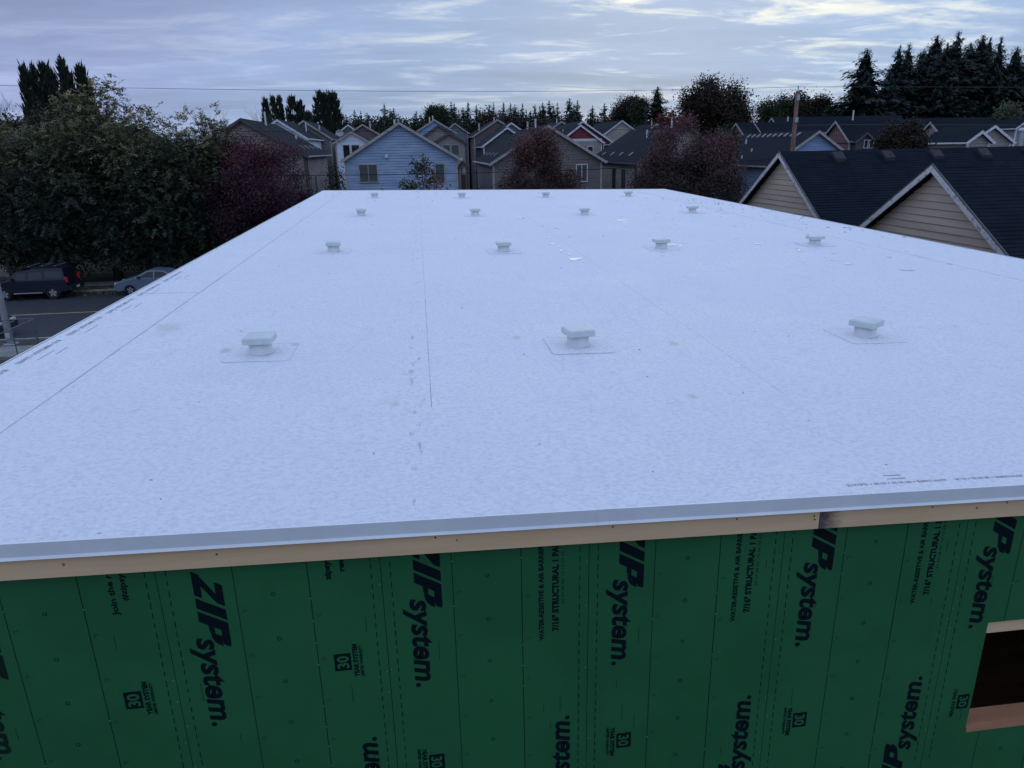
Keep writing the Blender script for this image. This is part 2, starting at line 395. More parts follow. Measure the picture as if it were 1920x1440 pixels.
# fascia boards
def stained_lumber():
    m = lumber.copy(); m.name = 'fascia_lumber_stained'; t = NT(m.node_tree); b = m.node_tree.nodes['Principled BSDF']
    src = b.inputs['Base Color'].links[0].from_socket; co = t.n('ShaderNodeNewGeometry').outputs['Position']
    sp = t.n('ShaderNodeSeparateXYZ'); t.put(sp.inputs[0], co)
    d = t.math('ADD', sp.outputs[0], t.math('MULTIPLY', t.noise(t.vec('MULTIPLY', co, (3, 3, 6)), 5, 5, .6), -.16))
    t.put(b.inputs['Base Color'], t.mix(t.ramp(d, 2.20, 2.36, .92, 0), src, (.035, .035, .06))); return m
lumber2 = stained_lumber()
def fascia(x0, x1, m):
    b = MB(); vs = []
    for x in (x0, x1):
        for y in (YF+.008, YF+.046):
            for d in (-.205, -.02): vs.append((x, y, rz(x, YF)+d))
    b.add(vs, [(0, 1, 3, 2), (4, 6, 7, 5), (0, 4, 5, 1), (2, 3, 7, 6), (0, 2, 6, 4), (1, 5, 7, 3)])
    return b.build('fascia_board', m, BL, BO)
fb = [fascia(XL+.01, 2.27, lumber), fascia(2.274, 7.1, lumber2), fascia(7.104, XR-.01, lumber)]
fb[1]['label'] = 'fascia board with a blue-black stain at its end'
nail = mat('nail_dark', (.03, .028, .027), None, rough=.5)
for x, d in ((-.02, -.105), (1.0, -.105), (1.75, -.105), (2.235, -.115), (2.24, -.14), (3.0, -.105), (3.5, -.105), (-1.2, -.125)):
    b = MB(); z = rz(x, YF)+d
    b.add([(x+.006*math.cos(k*math.pi/4), YF+.0065, z+.006*math.sin(k*math.pi/4)) for k in range(8)], [tuple(range(8))])
    b.build('nail_head', nail, fb[0] if x < 2.27 else fb[1], BO)
for k, (x, r_) in enumerate(((-1.98, .008), (.1, .006), (3.3, .008))):   # knots
    b = MB(); z = rz(x, YF)-.13
    b.add([(x+r_*math.cos(q*math.pi/5), YF+.0068, z+1.2*r_*math.sin(q*math.pi/5)) for q in range(10)], [tuple(range(10))])
    b.build('knot', mat('knot', (.30, .17, .10), None, rough=.8), fb[0] if x < 2.27 else fb[1], BO)

# sheathing panels
PJ = [-1.5611 + 1.2192*k for k in range(-2, 11)]
ZT, ZB = 5.98, 2.93
WX0, WX1, WZ0, WZ1 = 3.61, 4.52, 4.11, 5.02
PANELS = []
for i in range(len(PJ)-1):
    x0, x1 = max(PJ[i], XL+.03)+.0018, min(PJ[i+1], XR-.03)-.0018
    b = MB(); y0, y1 = YW, YW+.011
    zt = lambda x: rz(x, YF)-.06
    def panel_piece(xa, xb, za, zb):
        if zb is None:
            b.add([(x, y, z) for x in (xa, xb) for y in (y0, y1) for z in (za, zt(x))], [(0, 1, 3, 2), (4, 6, 7, 5), (0, 4, 5, 1), (2, 3, 7, 6), (0, 2, 6, 4), (1, 5, 7, 3)])
        else: b.box(xa, xb, y0, y1, za, zb)
    if x0 < WX0 < x1:
        panel_piece(x0, WX0, ZB, None); panel_piece(WX0, WX1, WZ1, None); panel_piece(WX0, WX1, ZB, WZ0)
        if WX1 < x1: panel_piece(WX1, x1, ZB, None)
    else: panel_piece(x0, x1, ZB, None)
    PANELS.append(b.build('sheathing_panel', zgreen, BL, BO))
def panel_at(x):
    for i in range(len(PJ)-1):
        if PJ[i] <= x < PJ[i+1]: return PANELS[i]
    return PANELS[0]
MB().box(XL+.03, XR-.03, YW, YW+.011, 0, ZB-.003).build('lower_wall', zgreen, BL, BO)
MB().box(XL+.03, XL+.041, YW+.02, YB-.1, 0, 5.9).build('side_wall', zgreen, BL, BO)
MB().box(XR-.041, XR-.03, YW+.02, YB-.1, 0, 5.65).build('side_wall', zgreen, BL, BO)
MB().box(XL+.03, XR-.03, YB-.1, YB-.09, 0, 6.0).build('rear_wall', zgreen, BL, BO)
MB().box(XL+.05, XR-.05, YW+.15, YB-.15, 2.85, 2.95).build('inner_floor', framing, BL, BO)
MB().box(XL+.05, XR-.05, 8.0, 8.1, 2.96, 5.6).build('inner_partition', mat('dark_board', (.04, .035, .03), None), BL, BO)
# rough opening framing
wf = MB().box(WX0-.002, WX1+.05, YW+.012, YW+.152, WZ0-.040, WZ0+.0).build('window_sill', framing, BL, BO)
MB().box(WX0-.04, WX0-.001, YW+.012, YW+.152, WZ0+.001, WZ1-.001).build('window_jamb', framing, BL, BO)
MB().box(WX1+.001, WX1+.04, YW+.012, YW+.152, WZ0+.001, WZ1-.001).build('window_jamb', framing, BL, BO)
MB().box(WX0-.04, WX1+.04, YW+.012, YW+.152, WZ1+.0, WZ1+.2).build('window_header', framing, BL, BO)
# the sill board laid on the bottom of the opening, its face flush past the wall
MB().box(WX0+.004, WX1-.004, YW-.006, YW+.16, WZ0+.002, WZ0+.04).build('window_sill', framing, BL, BO)
MB().box(WX0+.004, WX1-.004, YW+.014, YW+.16, WZ1-.095, WZ1-.002).build('window_header', lumber, BL, BO)

# ---- printing on the sheathing. 'down': baseline runs down the wall, 'up': runs up it
PY = YW-.0016
def wall_map(mode, x, z):
    if mode == 'down': return lambda t, s: (x+s, z-t)
    return lambda t, s: (x-s, z+t)
def put2d(name, polys, mp, parent, m=ink, y=PY):
    b = MB()
    for p in polys:
        b.add([(mp(t, s)[0], y, mp(t, s)[1]) for t, s in p], [tuple(range(len(p)))])
    return b.build(name, m, parent, BO)
dg = None
def text_poly(body, size, shear=0.0, bold=0.0, sx=1.0):
    cu = bpy.data.curves.new('t', 'FONT'); cu.body = body; cu.size = size; cu.shear = shear; cu.offset = bold
    cu.resolution_u = 3; cu.fill_mode = 'FRONT'
    o = bpy.data.objects.new('t', cu); C.objects.link(o)
    dg = bpy.context.evaluated_depsgraph_get(); dg.update()
    me = bpy.data.meshes.new_from_object(o.evaluated_get(dg))
    vs = [(q.co.x*sx, q.co.y) for q in me.vertices]; fs = [tuple(p.vertices) for p in me.polygons]
    bpy.data.objects.remove(o); bpy.data.curves.remove(cu); bpy.data.meshes.remove(me)
    return vs, fs
TX = {}
def wall_text(name, body, length, height, mp, parent, m=ink, shear=0.0, bold=0.0, y=PY):
    """text scaled to a given length and cap height"""
    key = (body, shear, bold)
    if key not in TX: TX[key] = text_poly(body, 1.0, shear, bold)
    vs, fs = TX[key]
    x0 = min(q[0] for q in vs); x1 = max(q[0] for q in vs)
    y1 = .73
    b = MB(); b.add([(mp((a-x0)/(x1-x0)*length, c/y1*height)[0], y, mp((a-x0)/(x1-x0)*length, c/y1*height)[1]) for a, c in vs], fs)
    o = b.build(name, m, parent, BO)
    if name == 'printed_text' or len(body) > 6: stuff(o)
    return o
def big_letters(L, H):
    sh = lambda p: [((t + .20*s)*L, s*H) for t, s in p]
    Z = [[(.0, .74), (.30, .74), (.30, 1), (.0, 1)], [(.17, .737), (.30, .737), (.14, .263), (.0, .263)], [(-.02, 0), (.31, 0), (.31, .26), (-.02, .26)]]
    I = [[(.35, 0), (.50, 0), (.50, 1), (.35, 1)]]
    P_ = [[(.54, 0), (.69, 0), (.69, 1), (.54, 1)], [(.692, .72), (.86, .72), (.90, .76), (.90, .96), (.86, 1), (.692, 1)],
          [(.78, .34), (.86, .36), (.91, .44), (.93, .55), (.93, .717), (.78, .717)], [(.692, .30), (.777, .32), (.777, .50), (.692, .50)]]
    return [sh(p) for p in Z+I+P_]
def logo(mode, x, z, parent, m=ink, k=1.0):
    """x,z: start of the large letters on their baseline"""
    mp = wall_map(mode, x, z)
    put2d('printed_logo', big_letters(.46, .155*k), mp, parent, m)
    s = -.03
    mp2 = lambda t, q: mp(t+.425, q+s)
    wall_text('printed_logo', 'system', .585, .135*k, mp2, parent, m, shear=.2, bold=.03)
    put2d('printed_mark', [[(1.035+.016*math.cos(q*math.pi/5), s+.012+.016*math.sin(q*math.pi/5)) for q in range(10)]], mp, parent, m)
def stamp(mode, x, z, parent, m=ink):
    mp = wall_map(mode, x, z)     # x,z: baseline start of the square
    bx = put2d('printed_stamp', [[(.055, 0), (.175, 0), (.175, .098), (.055, .098)]], mp, parent, m)
    wall_text('printed_stamp', '30', .088, .068, lambda t, s: mp(t+.071, s+.015), parent, zgreen, bold=.03, y=PY-.0016)
    wall_text('printed_stamp', 'YEAR SYSTEM', .235, .028, lambda t, s: mp(t, s-.040), parent, m, bold=.05)
    wall_text('printed_stamp', 'LIMITED WARRANTY', .225, .018, lambda t, s: mp(t, s-.068), parent, m, bold=.04)
J0 = -1.5611
def pj(k): return J0+1.2192*k
Zc = CAMZ
# columns reading down, right of each joint
for k, zt_ in ((-1, -2.28), (0, -2.20), (1, -2.07), (2, -2.06), (3, -2.06), (4, -2.06), (5, -2.06)):
    logo('down', pj(k)+.185, Zc+zt_, panel_at(pj(k)+.2), inkf if k in (-1,) else ink)
for k in (1, 2, 3):
    stamp('down', pj(k)+.20, Zc-3.595, panel_at(pj(k)+.2))
stamp('down', pj(4)+.19, Zc-3.60, panel_at(pj(4)+.1)) if False else None
mp4 = wall_map('down', pj(4)+.185, Zc-3.60)
wall_text('printed_stamp', 'YEAR SYSTEM', .235, .026, lambda t, s: mp4(t, s-.040), panel_at(pj(4)+.1), ink, bold=.03)
put2d('printed_stamp', [[(.055, 0), (.175, 0), (.175, .085), (.055, .085)]], mp4, panel_at(pj(4)+.1), ink)
wall_text('printed_stamp', '30', .088, .060, lambda t, s: mp4(t+.071, s+.013), panel_at(pj(4)+.1), zgreen, bold=.03, y=PY-.0016)
# columns reading up, left of each joint
pa = panel_at(pj(0)-.2)
mpu = wall_map('up', -1.79, Zc-2.43); wall_text('printed_text', 'Join the revolution', .52, .034, mpu, pa, ink, bold=.03)
mpu = wall_map('up', -1.725, Zc-2.34); wall_text('printed_text', '#zipsystem', .30, .034, mpu, pa, ink, bold=.03)
stamp('up', -1.765, Zc-3.12, pa)
pb = panel_at(pj(1)-.2)
mpu = wall_map('up', -.625, Zc-2.32); wall_text('printed_text', 'zipsystem', .24, .034, mpu, pb, ink, bold=.045)
mpu = wall_map('up', -.545, Zc-2.27); wall_text('printed_text', 'revolution', .26, .034, mpu, pb, ink, bold=.045)
stamp('up', -.56, Zc-3.0, pb)
for k in (1, 2, 3, 4):
    pp = panel_at(pj(k)-.2)
    logo('up', pj(k)-.145, Zc-4.51, pp, ink)
    if k >= 2:
        mpu = wall_map('up', pj(k)-.275, Zc-2.87); wall_text('printed_text', 'WATER-RESISTIVE & AIR BARRIER', .66, .030, mpu, pp, ink, bold=.035)
        mpu = wall_map('up', pj(k)-.185, Zc-2.81); wall_text('printed_text', '7/16" STRUCTURAL 1 PANEL', .68, .038, mpu, pp, ink, bold=.05)
        mpu = wall_map('up', pj(k)-.15, Zc-2.62); wall_text('printed_text', '22 24 28 30  12 16 24 32', .36, .016, mpu, pp, inkf)
# dashed nailing lines, joint lines, stud lines, fastener rings and bright nail heads
for i, pnl in enumerate(PANELS[:9]):
    x0, x1 = PJ[i], PJ[i+1]
    if x1 < XL: continue
    b = MB()
    for xd in (x0+.055, x1-.055):
        z = 5.93
        while z > 3.9:
            if not (WX0-.01 < xd < WX1+.01 and WZ0-.06 < z < WZ1+.06) and xd > XL+.06:
                L = .042*rnd.uniform(.7, 1.1); b.add([(xd-.0022, PY, z-L), (xd+.0022, PY, z-L), (xd+.0022, PY, z), (xd-.0022, PY, z)], [(0, 1, 2, 3)])
            z -= .066
    if b.v: stuff(b.build('dashed_line', ink, pnl, BO))
    for k in (1, 2):
        xd = x0+.4064*k; 
        if xd < XL+.05: continue
        zlo = 2.95; segs = [(zlo, 5.95)]
        if WX0-.01 < xd < WX1+.01: segs = [(zlo, WZ0-.01), (WZ1+.01, 5.95)]
        for za, zb in segs:
            MB().add([(xd-.0018, PY, za), (xd+.0018, PY, za), (xd+.0018, PY, zb), (xd-.0018, PY, zb)], [(0, 1, 2, 3)]).build('stud_line', inkf if k == 1 else ink, pnl, BO)
    rings = MB(); heads = MB()
    for xd, ph in ((x0+.61, 0), (x0+.4064+.035, .1), (x0+.8128+.035, .17)):
        if xd < XL+.05: continue
        z = 5.72-ph
        while z > 3.9:
            if not (WX0-.03 < xd < WX1+.03 and WZ0-.05 < z < WZ1+.05):
                ri, ro = (.0085, .013) if ph == 0 else (.0095, .012)
                n = 10; vs = []
                for k in range(n):
                    c_, s_ = math.cos(2*math.pi*k/n), math.sin(2*math.pi*k/n)
                    vs += [(xd+ri*c_, PY, z+ri*s_), (xd+ro*c_, PY, z+ro*s_)]
                kk = n if ph == 0 else 6
                rings.add(vs, [(2*k, 2*k+1, 2*((k+1) % n)+1, 2*((k+1) % n)) for k in range(kk)])
            z -= .30
    for xd in (x0+.014, x0+.4064, x0+.8128, x1-.014):
        if xd < XL+.05: continue
        z = 5.85-rnd.random()*.2
        while z > 3.9:
            if rnd.random() < .27 and not (WX0-.03 < xd < WX1+.03 and WZ0-.05 < z < WZ1+.05):
                r_ = .0028; heads.add([(xd+r_*math.cos(q*1.0472), PY-.001, z+r_*math.sin(q*1.0472)) for q in range(6)], [tuple(range(6))])
            z -= .152
    if rings.v: stuff(rings.build('fastener_ring', inkf, pnl, BO))
    if heads.v: stuff(heads.build('nail_head', mat('nail_bright', (.42, .44, .42), None, rough=.4), pnl, BO))
    # odd printed tick marks and smears
    tk = MB()
    for q in range(7):
        xd = rnd.choice((x0+rnd.uniform(.12, .34), x1-rnd.uniform(.10, .3))); z = rnd.uniform(4.1, 5.6); L = rnd.uniform(.03, .14)
        if xd < XL+.05 or (WX0-.03 < xd < WX1+.03): continue
        tk.add([(xd-.0014, PY+.0004, z), (xd+.0014, PY+.0004, z), (xd+.001, PY+.0004, z+L), (xd-.001, PY+.0004, z+L)], [(0, 1, 2, 3)])
    if tk.v: stuff(tk.build('tick_mark', inkf, pnl, BO))

# ---- printing on the membrane: upside down along the front edge, running along the left edge
def roof_text(body, length, height, x, y, ang, lift, m, parent=BL):
    key = (body, 0.0, .0)
    if key not in TX: TX[key] = text_poly(body, 1.0, 0.0, .0)
    vs, fs = TX[key]; x0 = min(q[0] for q in vs); x1 = max(q[0] for q in vs)
    c_, s_ = math.cos(ang), math.sin(ang); b = MB(); out = []
    for a, q in vs:
        t, s = (a-x0)/(x1-x0)*length, q/.73*height; X, Y = x+t*c_-s*s_, y+t*s_+s*c_
        out.append((X, Y, rz(X, Y)+lift))
    return stuff(b.add(out, fs).build('printed_text', m, parent, BO))
inkroof = mat('roof_print', (.16, .16, .19), None, rough=.7)
roof_text('ASTM D6878 + 08-20-22 + 01:30 + ELEVATE', .66, .026, 3.16, 3.76, math.pi, .0112, inkroof)
roof_text('ELEVATE + TPO LAB + ASTM D6878 + 08-20-22 + 01:30', .80, .026, 4.02, 3.76, math.pi, .0112, inkroof)
for xx, L in ((2.86, .12), (2.86, .125)):
    pass
for k in range(2):
    strip(2.80, 2.92, 3.80+.045*k, 3.804+.045*k, .0112).build('printed_line', inkroof, BL, BO)
for k in range(6):
    y = 6.0+k*1.05
    roof_text('ELEVATE + ASTM D6878 + 01:30', .86, .055, -3.80, y, math.pi/2, .0082, inkroof)
    strip(-3.70, -3.696, y+.1, y+.45, .0082).build('printed_line', inkroof, BL, BO)
    if k % 2: strip(-3.62, -3.616, y+.3, y+.55, .0082).build('printed_line', inkroof, BL, BO)

# ---- roof vents: a round collar, a square cap and a welded flashing sheet each
capm = mat('vent_cap', (.56, .60, .57), (.63, .66, .63), 6, .45)
colm = mat('vent_collar', (.66, .66, .67), (.72, .71, .70), 5, .5)
def cap_mesh():
    bm = bmesh.new()
    rings = [(.128, .118), (.134, .116), (.137, .119), (.137, .170), (.134, .175), (.124, .183), (.0001, .189)]
    prev = None
    for r, z in rings:
        cr = r*.09; pts = []
        for cx, cy, a0 in ((1, 1, 0), (-1, 1, 90), (-1, -1, 180), (1, -1, 270)):
            for q in range(4):
                a = math.radians(a0+q*30); pts.append(((r-cr)*cx+cr*math.cos(a), (r-cr)*cy+cr*math.sin(a)))
        ring = [bm.verts.new((x, y, z)) for x, y in pts]
        if prev:
            for k in range(16): bm.faces.new((prev[k], prev[(k+1) % 16], ring[(k+1) % 16], ring[k]))
        else: bm.faces.new(list(reversed(ring)))
        prev = ring
    bm.faces.new(prev); me = bpy.data.meshes.new('cap'); bmesh.ops.recalc_face_normals(bm, faces=bm.faces); bm.to_mesh(me); bm.free()
    me.materials.append(capm); return me
def flash_mesh():
    b = MB(); r, cr = .315, .05; pts = []
    for cx, cy, a0 in ((1, 1, 0), (-1, 1, 90), (-1, -1, 180), (1, -1, 270)):
        for q in range(5):
            a = math.radians(a0+q*22.5); pts.append(((r-cr)*cx+cr*math.cos(a), (r-cr)*cy+cr*math.sin(a)))
    n = len(pts); sl = lambda x, y: RA*x+RB*y
    vs = [(x, y, sl(x, y)-.004) for x, y in pts]+[(x, y, sl(x, y)+.0022) for x, y in pts]
    b.add(vs, [tuple(range(n, 2*n))]+[(i, (i+1) % n, (i+1) % n+n, i+n) for i in range(n)])
    me = b.mesh('flashing'); me.materials.append(memb); return me
def rim_mesh():                      # dark bead round the flashing's cut edge
    b = MB(); r, cr = .318, .05; pts = []
    for cx, cy, a0 in ((1, 1, 0), (-1, 1, 90), (-1, -1, 180), (1, -1, 270)):
        for q in range(5):
            a = math.radians(a0+q*22.5); pts.append(((r-cr)*cx+cr*math.cos(a), (r-cr)*cy+cr*math.sin(a)))
    n = len(pts); vs = [(x*.990, y*.990, RA*x+RB*y+.0034) for x, y in pts]+[(x*1.002, y*1.002, RA*x+RB*y+.0012) for x, y in pts]
    b.add(vs, [(i, (i+1) % n, (i+1) % n+n, i+n) for i in range(n)]); me = b.mesh('rim'); me.materials.append(mat('flashing_bead', (.40, .40, .43), (.56, .56, .58), 4, .7)); return me
capM, flashM, rimM = cap_mesh(), flash_mesh(), rim_mesh()
colB = MB().lathe([(.125, .0020), (.116, .006), (.113, .016), (.112, .13)], n=28); colM_ = colB.mesh('collar'); colM_.materials.append(colm)
colM_.polygons.foreach_set('use_smooth', [len(p.vertices) == 4 for p in colM_.polygons])
VENTS = [(-1.64, 7.19), (1.54, 7.11), (4.73, 7.14), (-1.66, 14.14), (1.54, 13.85), (4.68, 13.95), (7.99, 14.14), (-1.63, 21.1), (1.54, 20.88), (4.67, 20.8), (8.02, 21.2),
         (-1.61, 27.75), (1.56, 27.51), (4.69, 27.54), (7.95, 27.84)]
VROT = [-.06, .17, .62, .05, .0, .1, .12, .02, .05, -.08, .1, .0, .1, 0, .05]
for (x, y), a in zip(VENTS, VROT):
    o = link('roof_vent', colM_, None, BL); o.location = (x-BO[0], y-BO[1], rz(x, y)-BO[2]+.0035)
    f_ = link('flashing_sheet', flashM, None, o); f_.rotation_euler = (0, 0, 0)
    link('flashing_rim', rimM, None, o)
    c_ = link('vent_cap', capM, None, o); c_.rotation_euler = (rnd.uniform(-.025, .025), rnd.uniform(-.025, .025), a)
    sc_ = MB().lathe([(.006, .0), (.006, .004)], n=8)

# ---- wet patches, dirt specks on the membrane
wetm = mat('water_film', (.84, .84, .85), None, rough=.24, spec=.5)
pd = MB(); rp = random.Random(5)
def puddle(x, y, r, asp=1.0):
    n = 14; vs = []
    ph = rp.random()*6
    for k in range(n):
        a = 2*math.pi*k/n; q = .8*r*(1+.35*math.sin(2*a+ph)+.22*math.sin(3*a+ph*2)+rp.uniform(-.12, .12))
        X, Y = x+q*math.cos(a), y+q*math.sin(a)*asp; vs.append((X, Y, rz(X, Y)+.0062))
    pd.add(vs, [tuple(range(n))])
for (u, v, r) in ((1036, 458, .07), (1048, 463, .05), (1052, 470, .06), (1078, 486, .13), (1068, 477, .05), (978, 409, .12), (984, 413, .10), (1360, 400, .12), (1345, 396, .09), (1243, 461, .10), (1262, 459, .10), (1275, 461, .08), (1165, 413, .16), (1172, 417, .1), (1240, 452, .06), (1030, 446, .05), (1500, 470, .09), (1700, 506, .1), (1590, 495, .08), (1420, 458, .07)):
    d = ray(u, v); t_ = -RH/(d[2]-RA*d[0]-RB*d[1]); puddle(d[0]*t_, d[1]*t_, r, 1.5)
for k in range(70):
    puddle(rp.uniform(4.2, 10.2), rp.uniform(11.5, 24), rp.uniform(.015, .06), 1.3)
stuff(pd.build('wet_patch', wetm, BL, BO))
speck = mat('specks', (.09, .08, .075), (.22, .18, .15), 3, .9)
sp = MB()
def speck_at(x, y, L, wd):
    a = rp.uniform(0, math.pi); c_, s_ = math.cos(a), math.sin(a); z = rz(x, y)+.0085
    q = [(L, 0), (L*.2, wd), (-L, 0), (-L*.2, -wd)]
    bot = [(x+t*c_-s*s_, y+t*s_+s*c_, z) for t, s in q]; sp.add(bot+[(x, y, z+wd*.9)], [(0, 1, 2, 3), (0, 1, 4), (1, 2, 4), (2, 3, 4), (3, 0, 4)])
for k in range(420):
    y = 4.0+27*rp.random()**1.7; x = rp.uniform(XL+.1, XR-.1); s_ = .0022+.0085*rp.random()**3*(1+(y-4)*.08); speck_at(x, y, s_*rp.uniform(1, 2.2), s_*.55)
for k in range(80):
    y = rp.uniform(15, 27); x = XR-abs(rp.gauss(0, 1.0))-.1; s_ = rp.uniform(.012, .03); speck_at(x, y, s_*rp.uniform(1, 3), s_*.5)
for k in range(40):
    y = rp.uniform(26, 31); x = rp.uniform(-3.5, 1.2); s_ = rp.uniform(.01, .025); speck_at(x, y, s_*rp.uniform(1, 3), s_*.5)
stuff(sp.build('debris', speck, BL, BO))

# ------------------------------------------------------------------ gabled houses
ventgrey = mat('roof_vent_grey', (.10, .11, .12), (.16, .17, .18), 6, .6)
def lap_wall(b, yf, half, z0, ztop_apex, slope, step=.19, sgn=-1):
    """lap boards on a gable front in the plane y=yf, facing -y; apex at x=0"""
    zs = z0
    hw = lambda z: min(half, max((ztop_apex-z)/slope, 0.0))
    g = .032
    while zs < ztop_apex-.05:
        z1 = min(zs+step, ztop_apex); zm = zs+g
        h0, hm, h1 = hw(zs), hw(zm), hw(z1); yb_, yg = yf-.024, yf+.03
        b.add([(-h0, yg, zs), (h0, yg, zs), (hm, yg, zm), (-hm, yg, zm)], [(0, 1, 2, 3)])
        b.add([(-hm, yg, zm), (hm, yg, zm), (hm, yb_, zm), (-hm, yb_, zm)], [(0, 1, 2, 3)])
        b.add([(-hm, yb_, zm), (hm, yb_, zm), (h1, yf-.008, z1), (-h1, yf-.008, z1)], [(0, 1, 2, 3)])
        b.add([(-h1, yf-.008, z1), (h1, yf-.008, z1), (h1, yg, z1), (-h1, yg, z1)], [(0, 1, 2, 3)])
        zs = z1
def lap_side(b, x, sgn, y0, y1, z0, z1, step=.19):
    zs = z0; g = .032
    while zs < z1-.05:
        ze = min(zs+step, z1); xb = x+sgn*.024; xg = x-sgn*.03; zm = zs+g; xt = x+sgn*.008
        b.add([(xg, y0, zs), (xg, y1, zs), (xg, y1, zm), (xg, y0, zm)], [(0, 1, 2, 3)])
        b.add([(xg, y0, zm), (xg, y1, zm), (xb, y1, zm), (xb, y0, zm)], [(0, 1, 2, 3)])
        b.add([(xb, y0, zm), (xb, y1, zm), (xt, y1, ze), (xt, y0, ze)], [(0, 1, 2, 3)])
        b.add([(xt, y0, ze), (xt, y1, ze), (xg, y1, ze), (xg, y0, ze)], [(0, 1, 2, 3)])
        zs = ze
def window(par, x0, x1, z0, z1, y, trim=whitetrim, pane=glass, mull=1, cas=.07):
    """window on a wall facing -y at plane y"""
    b = MB(); yo, yi = y-.065, y-.0
    b.box(x0-cas, x0, yo, yi, z0-cas, z1+cas); b.box(x1, x1+cas, yo, yi, z0-cas, z1+cas)
    b.box(x0+.001, x1-.001, yo, yi, z1+.001, z1+cas); b.box(x0+.001, x1-.001, yo-.02, yi, z0-cas, z0-.001)
    n = mull+1
    for k in range(1, n):
        xm = x0+(x1-x0)*k/n; b.box(xm-.025, xm+.025, yo+.012, yi, z0+.001, z1-.001)
    wo_ = b.build('window', trim, par)
    for k in range(n):
        xa = x0+(x1-x0)*k/n+(.025 if k else 0); xb = x0+(x1-x0)*(k+1)/n-(.025 if k < n-1 else 0)
        MB().add([(xa+.002, y-.028, z0+.002), (xb-.002, y-.028, z0+.002), (xb-.002, y-.028, z1-.002), (xa+.002, y-.028, z1-.002)], [(0, 1, 2, 3)]).build('pane', pane, wo_)
    return wo_
def window_side(par, x, sgn, y0, y1, z0, z1, trim=whitetrim, pane=glass, cas=.07):
    b = MB(); xa, xb = sorted((x, x+sgn*.065))
    b.box(xa, xb, y0-cas, y0, z0-cas, z1+cas); b.box(xa, xb, y1, y1+cas, z0-cas, z1+cas)
    b.box(xa, xb, y0+.001, y1-.001, z1+.001, z1+cas); b.box(xa, xb, y0+.001, y1-.001, z0-cas, z0-.001)
    wo_ = b.build('window', trim, par); xg = x+sgn*.028
    MB().add([(xg, y0+.002, z0+.002), (xg, y1-.002, z0+.002), (xg, y1-.002, z1-.002), (xg, y0+.002, z1-.002)], [(0, 1, 2, 3)]).build('pane', pane, wo_)
def house(label, apex, half, drop, length, wall, rake=beigetrim, roof=shingle, rz_=0, style='lap', over=.32, eo=.3, detail=2, vents=0, vent_side=-1, pipes=(), gutter=None, group=None, band=None, name='house', rh=.22):
    """gable-front house; apex: world point at the top of the front rake; ridge runs along local +y"""
    t = thing(name, label, 'house', (apex.x, apex.y, 0), rz_, group)
    zr = apex.z; sl = drop/half; th = .16; wh = half-eo; wy = over
    zwall = zr-th-.02; zeave = zwall-wh*sl
    b = MB()
    if style == 'lap': lap_wall(b, wy, wh, .3, zwall, sl)
    else:
        b.add([(-wh, wy, .3), (wh, wy, .3), (wh, wy, zeave), (0, wy, zwall), (-wh, wy, zeave)], [(0, 1, 2, 3, 4)])
        x = -wh+.2
        while x < wh-.1:
            b.box(x-.03, x+.03, wy-.03, wy-.001, .3, zwall-abs(x)*sl-.03*sl-.02); x += .36
    if detail >= 2:
        lap_side(b, -wh, -1, wy+.002, length-over, .3, zeave); lap_side(b, wh, 1, wy+.002, length-over, .3, zeave)
    else:
        for s_ in (-1, 1): b.add([(s_*wh, wy, .3), (s_*wh, length-over, .3), (s_*wh, length-over, zeave), (s_*wh, wy, zeave)], [(0, 1, 2, 3)])
    b.add([(-wh, length-over, .3), (wh, length-over, .3), (wh, length-over, zeave), (0, length-over, zwall), (-wh, length-over, zeave)], [(0, 1, 2, 3, 4)])
    b.build('wall', wall, t)
    MB().box(-wh-.03, wh+.03, wy-.03, length-over+.03, 0, .3).build('foundation', concrete, t)
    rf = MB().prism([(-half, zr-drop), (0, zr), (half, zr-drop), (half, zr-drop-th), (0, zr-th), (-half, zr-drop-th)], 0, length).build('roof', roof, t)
    for s_ in (-1, 1):
        MB().prism([(s_*.002, zr-.015), (s_*(half+.01), zr-drop-.015-.01*sl), (s_*(half+.01), zr-drop-.015-rh-.01*sl), (s_*.002, zr-.015-rh)], -.035, -.002).build('rake_board', rake, t)
    if detail >= 1:
        g = gutter or rake
        for s_ in (-1, 1):
            xa, xb = sorted((s_*(half+.012), s_*(half+.12)))
            MB().box(xa, xb, .0, length, zr-drop-.14, zr-drop-.03).build('gutter', g, t)
            xa, xb = sorted((s_*(wh+.025), s_*(wh-.09)))
            MB().box(xa, xb, wy-.05, wy-.024, .3, zeave-.1).build('corner_board', rake, t)
            xa, xb = sorted((s_*(wh+.024), s_*(wh+.05)))
            MB().box(xa, xb, wy-.05, wy+.06, .3, zeave-.02).build('corner_board', rake, t)
    for k in range(vents):
        s_ = vent_side; y = length*(.12+.76*(k+.5)/vents)
        for frac in ((.80,) if vents < 6 else (.12,)):
            x = s_*half*frac; z = zr-abs(x)*sl
            MB().prism([(x-.16*s_, z+.16*sl+.015), (x+.2*s_, z-.2*sl+.015), (x+.2*s_, z-.2*sl+.11), (x-.12*s_, z+.12*sl+.13)], y, y+.36).build('box_vent', ventgrey, rf)
    for (fx, fy, h_) in pipes:
        x = fx*half; z = zr-abs(x)*sl; MB().tube([(x, fy*length, z-.05), (x, fy*length, z+h_)], [.07, .07], 8).build('vent_pipe', pvc, rf)
    t['_wy'] = wy
    return t, dict(wy=wy, wh=wh, zeave=zeave, sl=sl, zr=zr, half=half, drop=drop, rf=rf)
def front_house(label, au, av, eu, ev, Y, length, wall, **k):
    a = at(au, av, Y); e = at(eu, ev, Y)
    return (*house(label, a, abs(e.x-a.x), a.z-e.z, length, wall, **k), a)
